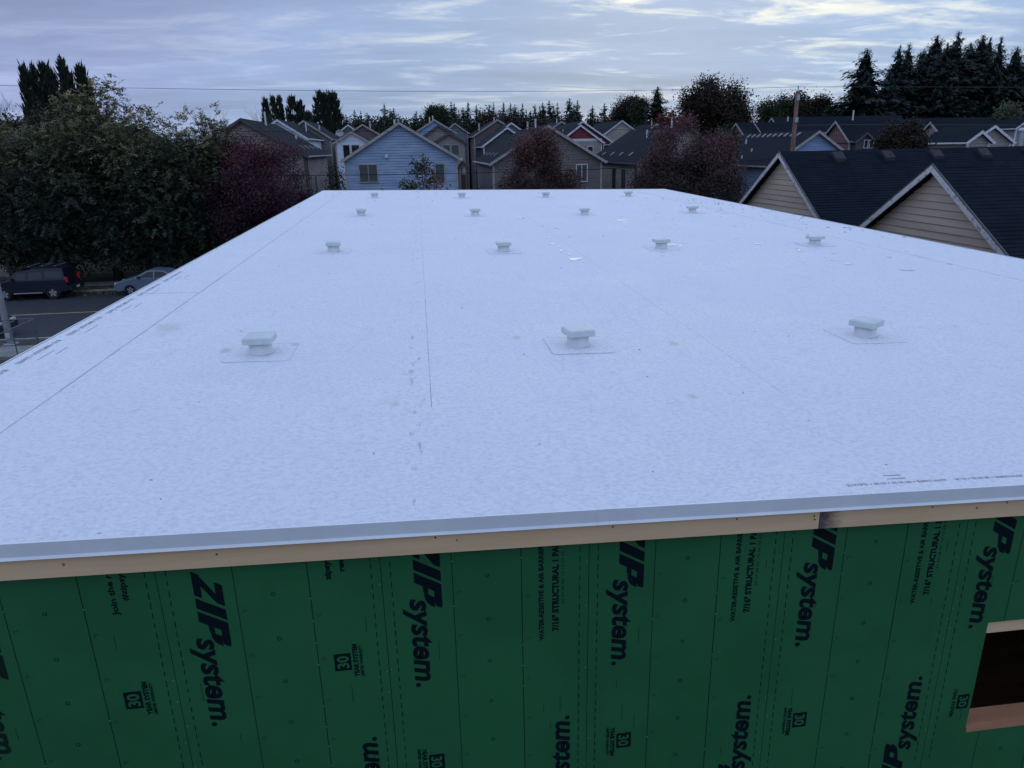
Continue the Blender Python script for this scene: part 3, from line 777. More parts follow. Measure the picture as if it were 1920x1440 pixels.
def win_px(t, a, info, u0, v0, u1, v1, Y, **k):
    p0, p1 = at(u0, v1, Y+info['wy']), at(u1, v0, Y+info['wy'])
    return window(t, p0.x-a.x, p1.x-a.x, p0.z, p1.z, info['wy']-.024, **k)

Y1 = 56.0
# A: taupe house behind the maroon tree
tA, iA, aA = front_house('tan house behind the purple-leaved tree, its dark roof sloping towards the blue house', 450, 221, 578, 291, Y1, 14, S['tan'], rake=darktrim, vents=4, vent_side=1, pipes=((.12, .45, 1.0), (.5, .7, .3)), gutter=beigetrim)
litw = mat('lit_window', (.5, .2, .05), None)
b_ = litw.node_tree.nodes['Principled BSDF']; b_.inputs['Emission Color'].default_value = (1.0, .30, .07, 1); b_.inputs['Emission Strength'].default_value = .75
win_px(tA, aA, iA, 400, 396, 440, 420, Y1, pane=litw, mull=1)
window_side(tA, iA['wh'], 1, 1.6, 2.3, 4.5, 6.3, beigetrim); window_side(tA, iA['wh'], 1, 4.2, 5.2, 4.6, 6.3, beigetrim)
MB().tube([(iA['wh']+.09, .6, .3), (iA['wh']+.09, .6, iA['zeave']-.1)], [.05, .05], 8).build('downpipe', darktrim, tA)
# G: blue house
tG, iG, aG = front_house('blue clapboard house with beige rakes, facing the roof across the road', 747.5, 227.5, 638, 301, Y1, 14, S['blue'], rake=beigetrim, roof=shingle_g, gutter=whitetrim, pipes=((-.1, .35, .55),))
win_px(tG, aG, iG, 676, 309, 706, 341, Y1, trim=beigetrim, pane=blind)
win_px(tG, aG, iG, 818, 308, 832, 340, Y1, trim=beigetrim, pane=blind, mull=0)
p_ = at(724.5, 293, Y1+iG['wy'])
MB().box(p_.x-aG.x-.12, p_.x-aG.x+.12, iG['wy']-.16, iG['wy']-.024, p_.z-.13, p_.z+.13).build('wall_vent', whitetrim, tG, bevel=.03)
# L: brown house
tL, iL, aL = front_house('taupe brown house half hidden by the round dark maple', 1028, 233, 1137, 301, Y1, 15.5, S['taupe'], rake=beigetrim, vents=4, vent_side=-1, pipes=((-.05, .3, .7), (-.03, .62, .6)))
win_px(tL, aL, iL, 1081, 309, 1100, 340, Y1, trim=whitetrim, pane=blind)
# P: house behind the big maple
tP, iP, aP = front_house('tan house behind the big reddish maple, four pale vents low on its roof', 1290, 234, 1188, 305, Y1, 15.5, S['beige'], rake=darktrim, vents=4, vent_side=-1, pipes=((-.3, .4, .6), (-.05, .2, .8)))
window_side(tP, -iP['wh'], -1, 3.0, 4.4, 4.6, 6.3, beigetrim, glass); window_side(tP, -iP['wh'], -1, 6.0, 7.4, 4.6, 6.3, beigetrim, glass)
MB().tube([(-iP['wh']-.09, .7, .3), (-iP['wh']-.09, .7, iP['zeave']-.1)], [.05, .05], 8).build('downpipe', beigetrim, tP)
for k in range(3):
    x = -.16*iP['half']; z = iP['zr']-abs(x)*iP['sl']; MB().box(x-.2, x+.2, 3+k*2.2, 3.4+k*2.2, z-.1, z+.16).build('box_vent', ventgrey, iP['rf'])
# Q: blue-grey house
tQ, iQ, aQ = front_house('pale blue-grey house right of the big maple, behind the utility pole', 1537, 244, 1443, 311, Y1, 13.5, S['bluegrey'], rake=beigetrim, roof=shingle_g, vents=10, vent_side=-1, pipes=((-.35, .75, .4), (-.6, .5, .25), (-.82, .5, .25)), gutter=beigetrim)
# houses of the same row behind the walnut trees
for k, (x, col) in enumerate(((-23.0, 'cream'), (-34.0, 'beige'))):
    house(['cream house mostly hidden behind the walnut trees, dark ridge beside the tan house', 'beige house seen only in glimpses through the leftmost walnut'][k],
          Vector((x, Y1, 10.3)), 4.6, 2.7, 14, S[col], rake=darktrim, detail=2)

# houses of the second and third rows
def row2(label, au, av, eu, ev, Y, length, wall, rake=beigetrim, roof=shingle, **k):
    k.setdefault('detail', 1); k.setdefault('over', .25); k.setdefault('eo', .25)
    return front_house(label, au, av, eu, ev, Y, length, S[wall], rake=rake, roof=roof, **k)
row2('white-sided house with dark roof just behind the tan house', 519, 223, 578, 259, 78, 14, 'white', rake=whitetrim, pipes=((.55, .6, .9),))
row2('olive-grey house right of the white-sided one, pale rakes', 568, 225, 624, 260, 90, 14, 'olive', rake=beigetrim, roof=shingle_g, pipes=((.5, .1, .5),))
tF, iF, aF = row2('small white gable left of the blue house', 658, 246, 624, 267, 84, 10, 'white', rake=pinktrim, style='lap')
win_px(tF, aF, iF, 645, 272, 655, 296, 84, trim=whitetrim, mull=0); win_px(tF, aF, iF, 661, 272, 673, 296, 84, trim=whitetrim, mull=0)
row2('brown gable with rose rakes behind the small white gable', 679, 232, 640, 258, 98, 12, 'brown', rake=pinktrim, pipes=((.3, .2, .9),))
row2('blue-grey gable peeping behind the brown gable with rose rakes', 652, 233, 680, 252, 112, 12, 'grey', rake=whitetrim)
row2('pale blue gable high behind the right slope of the blue house', 814, 223, 775, 249, 92, 13, 'lblue', rake=beigetrim, pipes=((-.2, .15, .6), (-.05, .1, .5)))
row2('tan gable with dark rakes in front of the pale blue gable', 822, 233, 868, 263, 87, 5, 'tan', rake=darktrim)
tH, iH, aH = row2('tan board-and-batten gable at the right shoulder of the blue house', 842, 247.5, 878, 268.5, 79, 7, 'tan', rake=darktrim, style='batten')
win_px(tH, aH, iH, 831, 272, 843, 291, 79, trim=beigetrim, pane=blind, mull=0); win_px(tH, aH, iH, 847, 272, 860, 291, 79, trim=beigetrim, pane=blind, mull=0)
# porch wing below it
pw = at(870, 306, 77); 
tW, iW, aW = front_house('narrow porch wing with a door between the blue and the brown house', 870, 303, 878.5, 312, 76, 4, S['cream'], rake=darktrim, detail=1, over=.2, eo=.15)
win_px(tW, aW, iW, 866, 328, 872, 357, 76, trim=darktrim, pane=mat('door_brown', (.06, .035, .025), None), mull=0)
row2('small grey gable with pale rakes far behind, above the tan board-and-batten gable', 853, 230, 880, 249, 112, 9, 'grey', rake=beigetrim)
row2('brown gable on the skyline between the blue and the brown house', 933, 223, 886, 255, 104, 14, 'brown', rake=beigetrim, pipes=((-.7, .1, 1.0), (-.1, .1, .5)))
row2('grey gable with white rakes, the farther of the two beside the brown house', 959, 229, 1006, 262, 94, 10, 'grey', rake=whitetrim)
row2('grey gable with white rakes, the nearer of the two beside the brown house', 951, 237.5, 903, 274, 83, 11, 'dgrey', rake=whitetrim, gutter=whitetrim)
tM, iM, aM = row2('red gable with white rakes over a beige wall, nearer of two', 1089, 233, 1133, 266, 82, 6, 'red', rake=whitetrim)
zb_ = at(1089, 262, 82).z
MB().box(-iM['wh'], iM['wh'], iM['wy']-.06, iM['wy']-.024, zb_-.16, zb_+.1).build('trim_band', whitetrim, tM)
lw = MB(); lw.box(-iM['wh'], iM['wh'], iM['wy']-.045, iM['wy']-.026, .3, zb_-.17)
for q in range(14):
    x = -iM['wh']+.15+q*.38
    if x < iM['wh']-.05: lw.box(x-.03, x+.03, iM['wy']-.07, iM['wy']-.045, .3, zb_-.18)
lw.build('lower_wall', S['beige'], tM)
window(tM, *sorted((at(1103, 276, 82).x-aM.x, at(1112, 276, 82).x-aM.x)), at(1103, 290, 82).z, at(1103, 275, 82).z, iM['wy']-.075, mull=0)
t2, i2, a2 = row2('maroon gable rising behind the red gable', 1093, 226, 1149, 265, 89, 10, 'maroon', rake=whitetrim, pipes=((-.6, .1, .5), (-.75, .1, .6)))
win_px(t2, a2, i2, 1132, 272, 1141, 286, 89, mull=0)
row2('brown gable far behind the brown house, left of the red gables', 1053, 227, 1022, 247, 108, 12, 'brown', rake=beigetrim, pipes=((-.2, .1, .6),))
row2('cream gable with a long dark roof between the red gables and the big maple', 1167, 225, 1132, 251, 100, 15, 'cream', rake=whitetrim)
row2('small rust gable beside the vent pipe, left of the orange tree', 1232, 231, 1247, 242, 96, 8, 'rust', rake=whitetrim, pipes=((-.4, .1, .9),))
# gables that look towards the left: ridge runs along +x
def side_house(label, au, av, eu, ev, X, length, wall, rake=beigetrim, roof=shingle, **k):
    a = atx(au, av, X); e = atx(eu, ev, X)
    k.setdefault('detail', 1); k.setdefault('over', .25); k.setdefault('eo', .25)
    return (*house(label, a, abs(e.y-a.y), a.z-e.z, length, S[wall], rake=rake, roof=roof, rz_=-math.pi/2, **k), a)
side_house('rust gable turned sideways beside the big dark autumn tree', 1380, 230, 1394, 251, 36, 14, 'rust')
side_house('rust gable turned sideways, middle of three left of the utility pole', 1415, 230, 1428, 250, 38, 14, 'rust')
side_house('rust gable turned sideways, highest and nearest to the utility pole', 1447, 220, 1464, 246, 41, 16, 'rust', pipes=((.3, .1, .5),))
side_house('brown gable turned sideways right of the pale blue-grey gable', 1567, 226, 1592, 264, 40, 9, 'rust', style='batten', pipes=((-.05, .2, 1.0),))
tS, iS, aS = row2('small grey dormer gable with a white window above the near charcoal roof', 1627, 247, 1645, 264, 66, 6, 'dgrey', rake=darktrim)
win_px(tS, aS, iS, 1619, 263, 1627, 277, 66, mull=0, cas=.05); win_px(tS, aS, iS, 1629, 263, 1637, 277, 66, mull=0, cas=.05)
row2('tiny grey gable behind the small grey dormer gable', 1646, 237, 1660, 249, 70, 5, 'dgrey', rake=darktrim)
side_house('tan gable turned sideways with a charcoal roof under the tall conifers', 1745, 228, 1780, 272, 46, 6, 'tan')
row2('low tan gable with white rakes and a white band, right of the sideways tan gable', 1843, 244, 1813, 266, 50, 5, 'beige', gutter=whitetrim, rake=whitetrim)
row2('taller tan gable with white rakes at the right margin', 1867, 234, 1904, 265, 55.5, 6, 'beige', rake=whitetrim)
side_house('long charcoal roofed house behind the dormer gable under the conifers', 1700, 222, 1735, 268, 60, 30, 'dgrey', rake=darktrim)
th, ih, ah = row2('gable cut by the right margin with a metal flue beside it', 1930, 222, 1905, 240, 78, 9, 'tan', rake=whitetrim)
fl = at(1916, 247, 60)
o_ = thing('metal_flue', 'short metal flue stack at the right margin', 'flue', (fl.x, fl.y, 0))
MB().tube([(0, 0, 0), (0, 0, fl.z)], [.22, .22], 12).build('flue_pipe', metalgrey, o_); MB().lathe([(.30, fl.z), (.32, fl.z+.05), (.30, fl.z+.2), (.1, fl.z+.32)], n=12).build('flue_cap', metalgrey, o_)
# satellite dish left of the small white gable
dp = at(637, 249, 83)
o_ = thing('satellite_dish', 'pale satellite dish left of the small white gable', 'dish', dp)
bd = MB(); n = 16; vs = [(0, -.02, 0)]
for q, rr in ((1, .22), (2, .42)):
    for k in range(n): vs.append((rr*math.cos(2*math.pi*k/n), -.02-.10*(q-1), rr*math.sin(2*math.pi*k/n)*.8))
fs = [(0, 1+k, 1+(k+1) % n) for k in range(n)]+[(1+k, 1+(k+1) % n, 1+n+(k+1) % n, 1+n+k) for k in range(n)]
bd.add(vs, fs).build('dish_bowl', mat('dish_grey', (.4, .4, .4), None), o_, smooth=True)
MB().tube([(0, .0, 0), (0, .1, -.3), (0, .1, -1.2)], [.03, .03, .03], 6).build('mast', metalgrey, o_); MB().tube([(0, -.03, -.1), (0, -.5, -.15)], [.015, .015], 5).build('feed_arm', metalgrey, o_)

# ------------------------------------------------------------------ charcoal-roofed neighbour on the right
XG = 13.5
NB = thing('neighbour_building', 'beige-sided building with two charcoal shingled gables beside the white roof', 'building', (XG, 22.3, 0))
NO = (XG, 22.3, 0)
tansid = mat('weathered_board', (.42, .31, .23), (.49, .37, .28), 1.2, .75, .1, 20, stretch=(1, .35, 3))
peel = mat('peeling_paint', (.52, .49, .48), (.26, .205, .18), 7, .85, .4, 30, lo=.52, hi=.66, stretch=(1, 1, 1.2))
def courses(mname):
    m = bpy.data.materials.new(mname); m.use_nodes = True; t = NT(m.node_tree); b = m.node_tree.nodes['Principled BSDF']
    co = t.n('ShaderNodeNewGeometry').outputs['Position']
    br = t.n('ShaderNodeTexBrick'); t.put(br.inputs['Vector'], t.vec('MULTIPLY', co, (1, 1, 0)))
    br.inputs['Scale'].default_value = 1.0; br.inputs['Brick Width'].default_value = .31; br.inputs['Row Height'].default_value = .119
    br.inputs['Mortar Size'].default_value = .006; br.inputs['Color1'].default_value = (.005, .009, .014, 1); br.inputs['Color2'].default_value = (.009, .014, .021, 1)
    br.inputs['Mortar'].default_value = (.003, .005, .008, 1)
    col = t.mix(t.ramp(t.noise(co, 1.2, 5, .6), .4, .7, 0, .5), br.outputs['Color'], (.011, .016, .024))
    t.put(b.inputs['Base Color'], col); b.inputs['Roughness'].default_value = .95; b.inputs['Specular IOR Level'].default_value = .1
    bn = t.n('ShaderNodeBump'); bn.inputs['Strength'].default_value = .4; bn.inputs['Distance'].default_value = .01
    t.put(bn.inputs['Height'], t.noise(co, 120, 3, .6)); t.put(b.inputs['Normal'], bn.outputs[0]); return m
coursem = courses('shingle_courses')
def near_gable(ya, za, half, slope, x_end):
    """gable in the plane X=XG facing -x, ridge along +x"""
    x0 = XG-.28
    for s_ in (-1, 1):        # stepped shingle courses
        b = MB(); L = half/math.cos(math.atan(slope)); nrow = int(L/.143); dyc = half/nrow
        for k in range(nrow):
            ya0, ya1 = k*dyc, (k+1)*dyc; z0_, z1_ = za-ya0*slope, za-ya1*slope+.012
            Ya, Yb = ya+s_*ya0, ya+s_*ya1
            b.add([(x0, Ya, z0_), (x_end, Ya, z0_), (x_end, Yb, z1_), (x0, Yb, z1_)], [(0, 1, 2, 3)])
            b.add([(x0, Yb, z1_), (x_end, Yb, z1_), (x_end, Yb, z1_-.012), (x0, Yb, z1_-.012)], [(0, 1, 2, 3)])
        # underside (soffit) and edge
        b.add([(x0, ya, za-.13), (x_end, ya, za-.13), (x_end, ya+s_*half, za-half*slope-.13), (x0, ya+s_*half, za-half*slope-.13)], [(0, 1, 2, 3)])
        b.add([(x0, ya, za), (x0, ya+s_*half, za-half*slope), (x0, ya+s_*half, za-half*slope-.13), (x0, ya, za-.13)], [(0, 1, 2, 3)])
        b.add([(x0, ya+s_*half, za-half*slope), (x_end, ya+s_*half, za-half*slope), (x_end, ya+s_*half, za-half*slope-.13), (x0, ya+s_*half, za-half*slope-.13)], [(0, 1, 2, 3)])
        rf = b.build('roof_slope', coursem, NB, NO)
        # rake board
        hh = .165
        MB().prismx([(ya+s_*.002, za-.02), (ya+s_*half, za-half*slope-.02), (ya+s_*half, za-half*slope-.02-hh), (ya+s_*.002, za-.02-hh)], x0-.04, x0-.003).build('rake_board', peel, NB, NO)
        MB().prismx([(ya+s_*.002, za+.02), (ya+s_*(half+.01), za-half*slope+.02), (ya+s_*(half+.01), za-half*slope-.015), (ya+s_*.002, za-.015)], x0-.045, x0-.0).build('edge_flashing', darktrim, NB, NO)
    # ridge caps
    b = MB(); x = x0
    while x < x_end:
        b.prismx([(ya-.15, za-.15*slope+.014), (ya, za+.022), (ya+.15, za-.15*slope+.014), (ya+.15, za-.15*slope-.02), (ya-.15, za-.15*slope-.02)], x, x+.225); x += .23
    stuff(b.build('ridge_cap', coursem, NB, NO))
    # siding boards, one by one
    zt = za-.15; z = zt-.13; step = .19; k = 0
    zbot = za-half*slope
    zz = zbot-.02
    rows = []
    while zz < zt-.05: rows.append((zz, min(zz+step, zt))); zz += step
    for (z0_, z1_) in rows:
        h0, h1 = min((zt-z0_)/slope, half-.02), max(min((zt-z1_)/slope, half-.02), .004)
        jit = rnd.uniform(-.002, .002)
        vs = [(XG-.040+jit, ya-h0, z0_+.012), (XG-.040+jit, ya+h0, z0_+.012), (XG-.010, ya+h1, z1_), (XG-.010, ya-h1, z1_), (XG, ya-h0, z0_), (XG, ya+h0, z0_), (XG, ya+h1, z1_), (XG, ya-h1, z1_)]
        MB().add(vs, [(0, 1, 2, 3), (4, 7, 6, 5), (0, 4, 5, 1), (0, 3, 7, 4), (1, 5, 6, 2)]).build('siding_board', tansid, NB, NO)
    return rows
Y_1, Z_1, Y_2, Z_2 = 26.49, CAMZ-.34, 18.05, CAMZ-.62
SLP = .645
near_gable(Y_1, Z_1, 4.15, SLP, 34)
near_gable(Y_2, Z_2, 4.1, SLP, 34)
MB().box(XG, 33.5, Y_2-4.0, Y_1+4.0, 0, Z_2-4.1*SLP-.16).build('wall', tansid, NB, NO)
for k in range(9):         # box vents under the far ridge
    x = 15.1+k*1.93; y = Y_1-.42; z = Z_1-.42*SLP
    b = MB(); b.prismx([(y+.19, z+.19*SLP+.02), (y-.21, z-.21*SLP+.02), (y-.21, z-.21*SLP+.15), (y+.13, z+.13*SLP+.17)], x, x+.40)
    b.build('box_vent', mat('vent_brown', (.030, .030, .034), (.048, .046, .050), 8, .85, spec=.2), NB, NO, bevel=.02)
    MB().prismx([(y+.3, z+.3*SLP+.012), (y-.3, z-.3*SLP+.012), (y-.3, z-.3*SLP+.022), (y+.3, z+.3*SLP+.022)], x-.1, x+.5).build('vent_flange', coursem, NB, NO)

# ------------------------------------------------------------------ vehicles
def car(label, loc, rz_, paint, prof, width, wheels, wr, wins, roofline, zb, extras, name='parked_car'):
    """prof: side outline (x,z) without wheel arches' cut-outs applied; local +x is the front"""
    t = thing(name, label, 'car', loc, rz_)
    zmax = max(z for _, z in prof)
    yh = lambda z: width/2 if z < zb else width/2*(1-.24*(z-zb)/(zmax-zb))
    pp = []
    for i, (x, z) in enumerate(prof):
        x2, z2 = prof[(i+1) % len(prof)]; pp.append((x, z))
        if (z-zb)*(z2-zb) < 0: t_ = (zb-z)/(z2-z); pp.append((x+(x2-x)*t_, zb))
    bm = bmesh.new(); L = [bm.verts.new((x, -yh(z), z)) for x, z in pp]; R = [bm.verts.new((x, yh(z), z)) for x, z in pp]
    n = len(pp); lowi = [i for i in range(n) if pp[i][1] <= zb+1e-6]; upi = [i for i in range(n) if pp[i][1] >= zb-1e-6]
    # the outline starts at the bottom front, so upper points form one run
    for V in (L, R):
        bm.faces.new([V[i] for i in lowi]); bm.faces.new([V[i] for i in upi])
    for i in range(n): bm.faces.new((L[i], R[i], R[(i+1) % n], L[(i+1) % n]))
    bmesh.ops.recalc_face_normals(bm, faces=bm.faces)
    es = [e for e in bm.edges if len(e.link_faces) == 2 and abs(e.verts[0].co.y-e.verts[1].co.y) < .5 and not (abs(e.verts[0].co.z-zb) < 1e-4 and abs(e.verts[1].co.z-zb) < 1e-4)]
    bmesh.ops.bevel(bm, geom=es, offset=.045, segments=3, affect='EDGES', profile=.5, clamp_overlap=True)
    bmesh.ops.triangulate(bm, faces=[f_ for f_ in bm.faces if len(f_.verts) > 4])
    me = bpy.data.meshes.new('body'); bm.to_mesh(me); bm.free(); link('body', me, paint, t)
    tyre = mat('tyre', (.012, .012, .013), None, rough=.85); rim = mat('alloy_rim', (.45, .46, .48), None, rough=.35, metal=.6); dark = mat('dark_plastic', (.012, .012, .014), None, rough=.6)
    for wx in wheels:
        for s_ in (-1, 1):
            yo = s_*(width/2-.12)
            b = MB(); pr = [(.62*wr, -.11), (.94*wr, -.11), (wr, -.07), (wr, .07), (.94*wr, .11), (.62*wr, .11)]; n_ = 24; o = 0
            for r_, y_ in pr:
                for k in range(n_): b.v.append((wx+r_*math.cos(2*math.pi*k/n_), yo+y_, wr+r_*math.sin(2*math.pi*k/n_)))
            for i in range(len(pr)-1):
                for k in range(n_): b.f.append((i*n_+k, i*n_+(k+1) % n_, (i+1)*n_+(k+1) % n_, (i+1)*n_+k))
            wl = b.build('wheel', tyre, t, smooth=False)
            b = MB(); yf_ = yo+s_*.085
            for k in range(5):
                a0 = 2*math.pi*k/5+.3; w0, w1 = .20, .32
                vs = [(wx+r_*math.cos(a0+w), yf_, wr+r_*math.sin(a0+w)) for r_, w in ((.12*wr, -.9), (.60*wr, -w1), (.60*wr, w1), (.12*wr, .9))]
                b.add(vs+[(x, y-s_*.03, z) for x, y, z in vs], [(0, 1, 2, 3), (0, 1, 5, 4), (2, 3, 7, 6)])
            b.build('rim', rim, wl)
            b = MB(); b.add([(wx+.60*wr*math.cos(2*math.pi*k/16), yo+s_*.04, wr+.60*wr*math.sin(2*math.pi*k/16)) for k in range(16)], [tuple(range(16))]); b.build('hub_disc', dark, wl)
            # dark wheel well ring
            b = MB(); R0, R1 = wr+.015, wr+.085; yy = s_*(yh(wr*1.3)+.012); vs = []
            for k in range(15):
                a = math.pi*k/14; vs += [(wx+R0*math.cos(a), yy, wr+R0*math.sin(a)), (wx+R1*math.cos(a), yy, wr+R1*math.sin(a))]
            b.add(vs, [(2*k, 2*k+1, 2*k+3, 2*k+2) for k in range(14)]); b.build('wheel_arch', dark if extras.get('clad') else paint, t)
    cg = mat('car_glass', (.010, .013, .017), None, rough=.1, spec=.45)
    for poly in wins:
        for s_ in (-1, 1):
            MB().add([(x, s_*(yh(z)+.006), z) for x, z in poly], [tuple(range(len(poly)))]).build('side_window', cg, t)
    for nm, m_, boxes in extras.get('boxes', ()):
        for (x0, x1, y0, y1, z0, z1) in boxes: MB().box(x0, x1, y0, y1, z0, z1).build(nm, m_, t, bevel=.012)
    for nm, m_, poly in extras.get('front', ()):
        MB().add(poly, [tuple(range(len(poly)))]).build(nm, m_, t)
    return t
def arches(base, wheels, r, x_first, x_last):
    """bottom outline from front to rear with wheel cut-outs"""
    out = []
    for wx in sorted(wheels, reverse=True):
        for k in range(11):
            a = math.pi*k/10; out.append((wx+r*math.cos(a), max(base, .37+r*math.sin(a)) if .37+r*math.sin(a) > base else base))
    return [(x_first, base)]+out+[(x_last, base)]
suvpaint = mat('suv_paint', (.009, .012, .022), None, rough=.4, metal=0, coat=.1, spec=.3)
sedanpaint = mat('sedan_paint', (.12, .16, .20), None, rough=.35, metal=0, coat=.3)
blackpaint = mat('black_paint', (.012, .013, .016), None, rough=.25, coat=.6)
redlens = mat('red_lens', (.55, .015, .04), None, rough=.15); 
rl = redlens.node_tree.nodes['Principled BSDF']; rl.inputs['Emission Color'].default_value = (1, .02, .06, 1); rl.inputs['Emission Strength'].default_value = .03
clear = mat('clear_lens', (.6, .62, .64), None, rough=.1)
dark = mat('dark_plastic', (.012, .012, .014), None, rough=.6)
silver = mat('silver_bar', (.45, .46, .48), None, rough=.35, metal=.7)
prof = arches(.42, (-1.32, 1.38), .45, 2.12, -2.10) + [(-2.24, .50), (-2.26, .75), (-2.20, .80), (-2.18, 1.10), (-2.02, 1.76), (-1.9, 1.84), (-.35, 1.86), (-.2, 1.78), (.35, 1.72), (.62, 1.66), (1.18, 1.18), (1.35, 1.13), (2.05, 1.06), (2.2, .96), (2.26, .70), (2.26, .50)]
SV = atz(8.4, 553+16, 0.02); 
car('dark blue boxy four-wheel-drive parked under the walnut trees, roof rack on top', (-23.42, 47.0, .02), math.pi, suvpaint, prof, 1.86, (-1.32, 1.38), .38,
    [[(.92, 1.22), (.50, 1.60), (.02, 1.62), (.02, 1.20)], [(-.10, 1.20), (-.10, 1.63), (-.86, 1.64), (-.86, 1.22)], [(-1.05, 1.27), (-1.05, 1.66), (-1.92, 1.64), (-2.0, 1.28)]], None, 1.14,
    dict(clad=True, boxes=(('roof_rail', dark, [(-1.85, .3, -.72, -.67, 1.90, 1.94), (-1.85, .3, .67, .72, 1.90, 1.94)]), ('rack_bar', silver, [(-1.7, -1.64, -.74, .74, 1.945, 1.985), (-.95, -.89, -.74, .74, 1.945, 1.985), (-.2, -.14, -.74, .74, 1.945, 1.985)]),
        ('rack_deflector', dark, [(.2, .42, -.65, .65, 1.78, 1.95)]), ('tail_light', redlens, [(-2.235, -2.13, .70, .90, .98, 1.28), (-2.235, -2.13, -.90, -.70, .98, 1.28)]), ('step_bar', silver, [(-.78, .82, .90, .99, .40, .45), (-.78, .82, -.99, -.90, .40, .45)]),
        ('bumper', dark, [(-2.42, -2.20, -.86, .86, .48, .72), (2.22, 2.36, -.88, .88, .46, .72)]), ('number_plate', clear, [(-2.435, -2.422, -.2, .2, .55, .68)]), ('mirror', dark, [(.72, .86, .90, 1.10, 1.18, 1.34), (.72, .86, -1.10, -.90, 1.18, 1.34)]),
        ('door_handle', dark, [(.1, .26, -.955, -.93, 1.0, 1.04), (.1, .26, .93, .955, 1.0, 1.04), (-.80, -.66, .93, .955, 1.0, 1.04), (-.80, -.66, -.955, -.93, 1.0, 1.04)]), ('headlight', clear, [(2.14, 2.25, .55, .85, .80, .98), (2.14, 2.25, -.85, -.55, .80, .98)]))))
sprof = arches(.24, (-1.35, 1.32), .37, 2.0, -2.0)
sprof = [(x, z-.05 if z > .3 else z) for x, z in sprof]+[(-2.2, .35), (-2.25, .70), (-2.18, .98), (-1.5, 1.05), (-.75, 1.40), (-.1, 1.46), (.30, 1.42), (1.02, 1.04), (1.6, .93), (2.05, .80), (2.22, .62), (2.22, .35)]
swins = [[(.80, 1.06), (.22, 1.36), (-.12, 1.39), (-.12, 1.02)], [(-.20, 1.02), (-.20, 1.39), (-.70, 1.35), (-1.15, 1.06)]]
def sedan(label, loc, r_, paint):
    return car(label, loc, r_, paint, sprof, 1.76, (-1.35, 1.32), .32, swins, None, 1.0, dict(boxes=(('headlight', clear, [(1.95, 2.19, .45, .80, .66, .78), (1.95, 2.19, -.80, -.45, .66, .78)]),
        ('tail_light', redlens, [(-2.25, -2.12, .5, .84, .72, .88), (-2.25, -2.12, -.84, -.5, .72, .88)]), ('mirror', dark, [(.62, .78, .86, 1.02, 1.02, 1.14), (.62, .78, -1.02, -.86, 1.02, 1.14)]), ('grille', dark, [(2.18, 2.235, -.5, .5, .42, .58)]), ('bumper_strip', silver, [(2.2, 2.245, -.55, .55, .60, .63)]))))
sedan('silver-blue saloon car parked behind the dark four-wheel-drive, cut by the roof edge', (-16.45, 47.15, .02), math.pi, sedanpaint)
sedan('black car at the left margin behind the street-light pole', (-22.0, 36.5, .02), 0.0, blackpaint)

# ------------------------------------------------------------------ street-light pole, temporary fence, utility pole, wires
o_ = thing('street_light_pole', 'pale grey steel pole on a bolted base plate at the left margin', 'pole', (-18.71, 34.36, .11))
polem = mat('pole_paint', (.42, .42, .44), (.52, .52, .54), 4, .5)
MB().tube([(0, 0, .03), (0, 0, 9.5)], [.15, .09], 16).build('shaft', polem, o_, smooth=True)
MB().box(-.24, .24, -.24, .24, 0, .035).build('base_plate', polem, o_, bevel=.008)
for sx in (-1, 1):
    for sy in (-1, 1): MB().tube([(sx*.19, sy*.19, .03), (sx*.19, sy*.19, .10)], [.025, .025], 6).build('bolt', metalgrey, o_)
MB().box(-.10, .10, -.155, -.12, .3, .55).build('hand_hole_cover', polem, o_, bevel=.01)
MB().tube([(0, 0, 9.4), (0, .8, 9.75), (0, 2.0, 9.8)], [.06, .05, .04], 8).build('arm', polem, o_); MB().box(-.15, .15, 1.9, 2.5, 9.72, 9.86).build('lamp_head', polem, o_, bevel=.03)
fsteel = mat('fence_steel', (.10, .11, .12), (.17, .18, .19), 12, .55, metal=.3)
def fence_panel(label, x, y, ang, L=3.4, H=1.83):
    o = thing('fence_panel', label, 'fence', (x, y, 0), ang, 'temporary fence panels beside the building')
    for q in (0, L/2, L): MB().tube([(q, 0, 0.02), (q, 0, H)], [.024, .024], 8).build('post', fsteel, o)
    for z in (.12, H-.03): MB().tube([(.0, 0, z), (L, 0, z)], [.02, .02], 8).build('rail', fsteel, o)
    b = MB(); st = .085; rw = .0016
    k = -int(H/st)
    while k*st < L:
        for s_ in (1, -1):
            # diagonal wires clipped to the panel
            x0_ = k*st; za, zb2 = .12, H-.03; pts = []
            xa, xb2 = (x0_, x0_+(zb2-za)) if s_ > 0 else (x0_+(zb2-za), x0_)
            def cl(xa, z_a, xb, z_b):
                d = xb-xa; t0, t1 = 0.0, 1.0
                if d == 0: return None
                ta, tb = (0-xa)/d, (L-xa)/d
                if ta > tb: ta, tb = tb, ta
                t0, t1 = max(t0, ta), min(t1, tb)
                return None if t0 >= t1 else ((xa+d*t0, z_a+(z_b-z_a)*t0), (xa+d*t1, z_a+(z_b-z_a)*t1))
            r_ = cl(xa, za, xb2, zb2)
            if r_:
                (xa_, z_a), (xb_, z_b) = r_
                b.add([(xa_-rw, s_*.002, z_a), (xa_+rw, s_*.002, z_a), (xb_+rw, s_*.002, z_b), (xb_-rw, s_*.002, z_b)], [(0, 1, 2, 3)])
                b.add([(xa_, s_*.002-rw, z_a), (xa_, s_*.002+rw, z_a), (xb_, s_*.002+rw, z_b), (xb_, s_*.002-rw, z_b)], [(0, 1, 2, 3)])
        k += 1
    stuff(b.build('chain_link', fsteel, o))
fence_panel('chain-link fence panel running along the pavement behind the pale pole', -16.13, 31.55, math.pi)
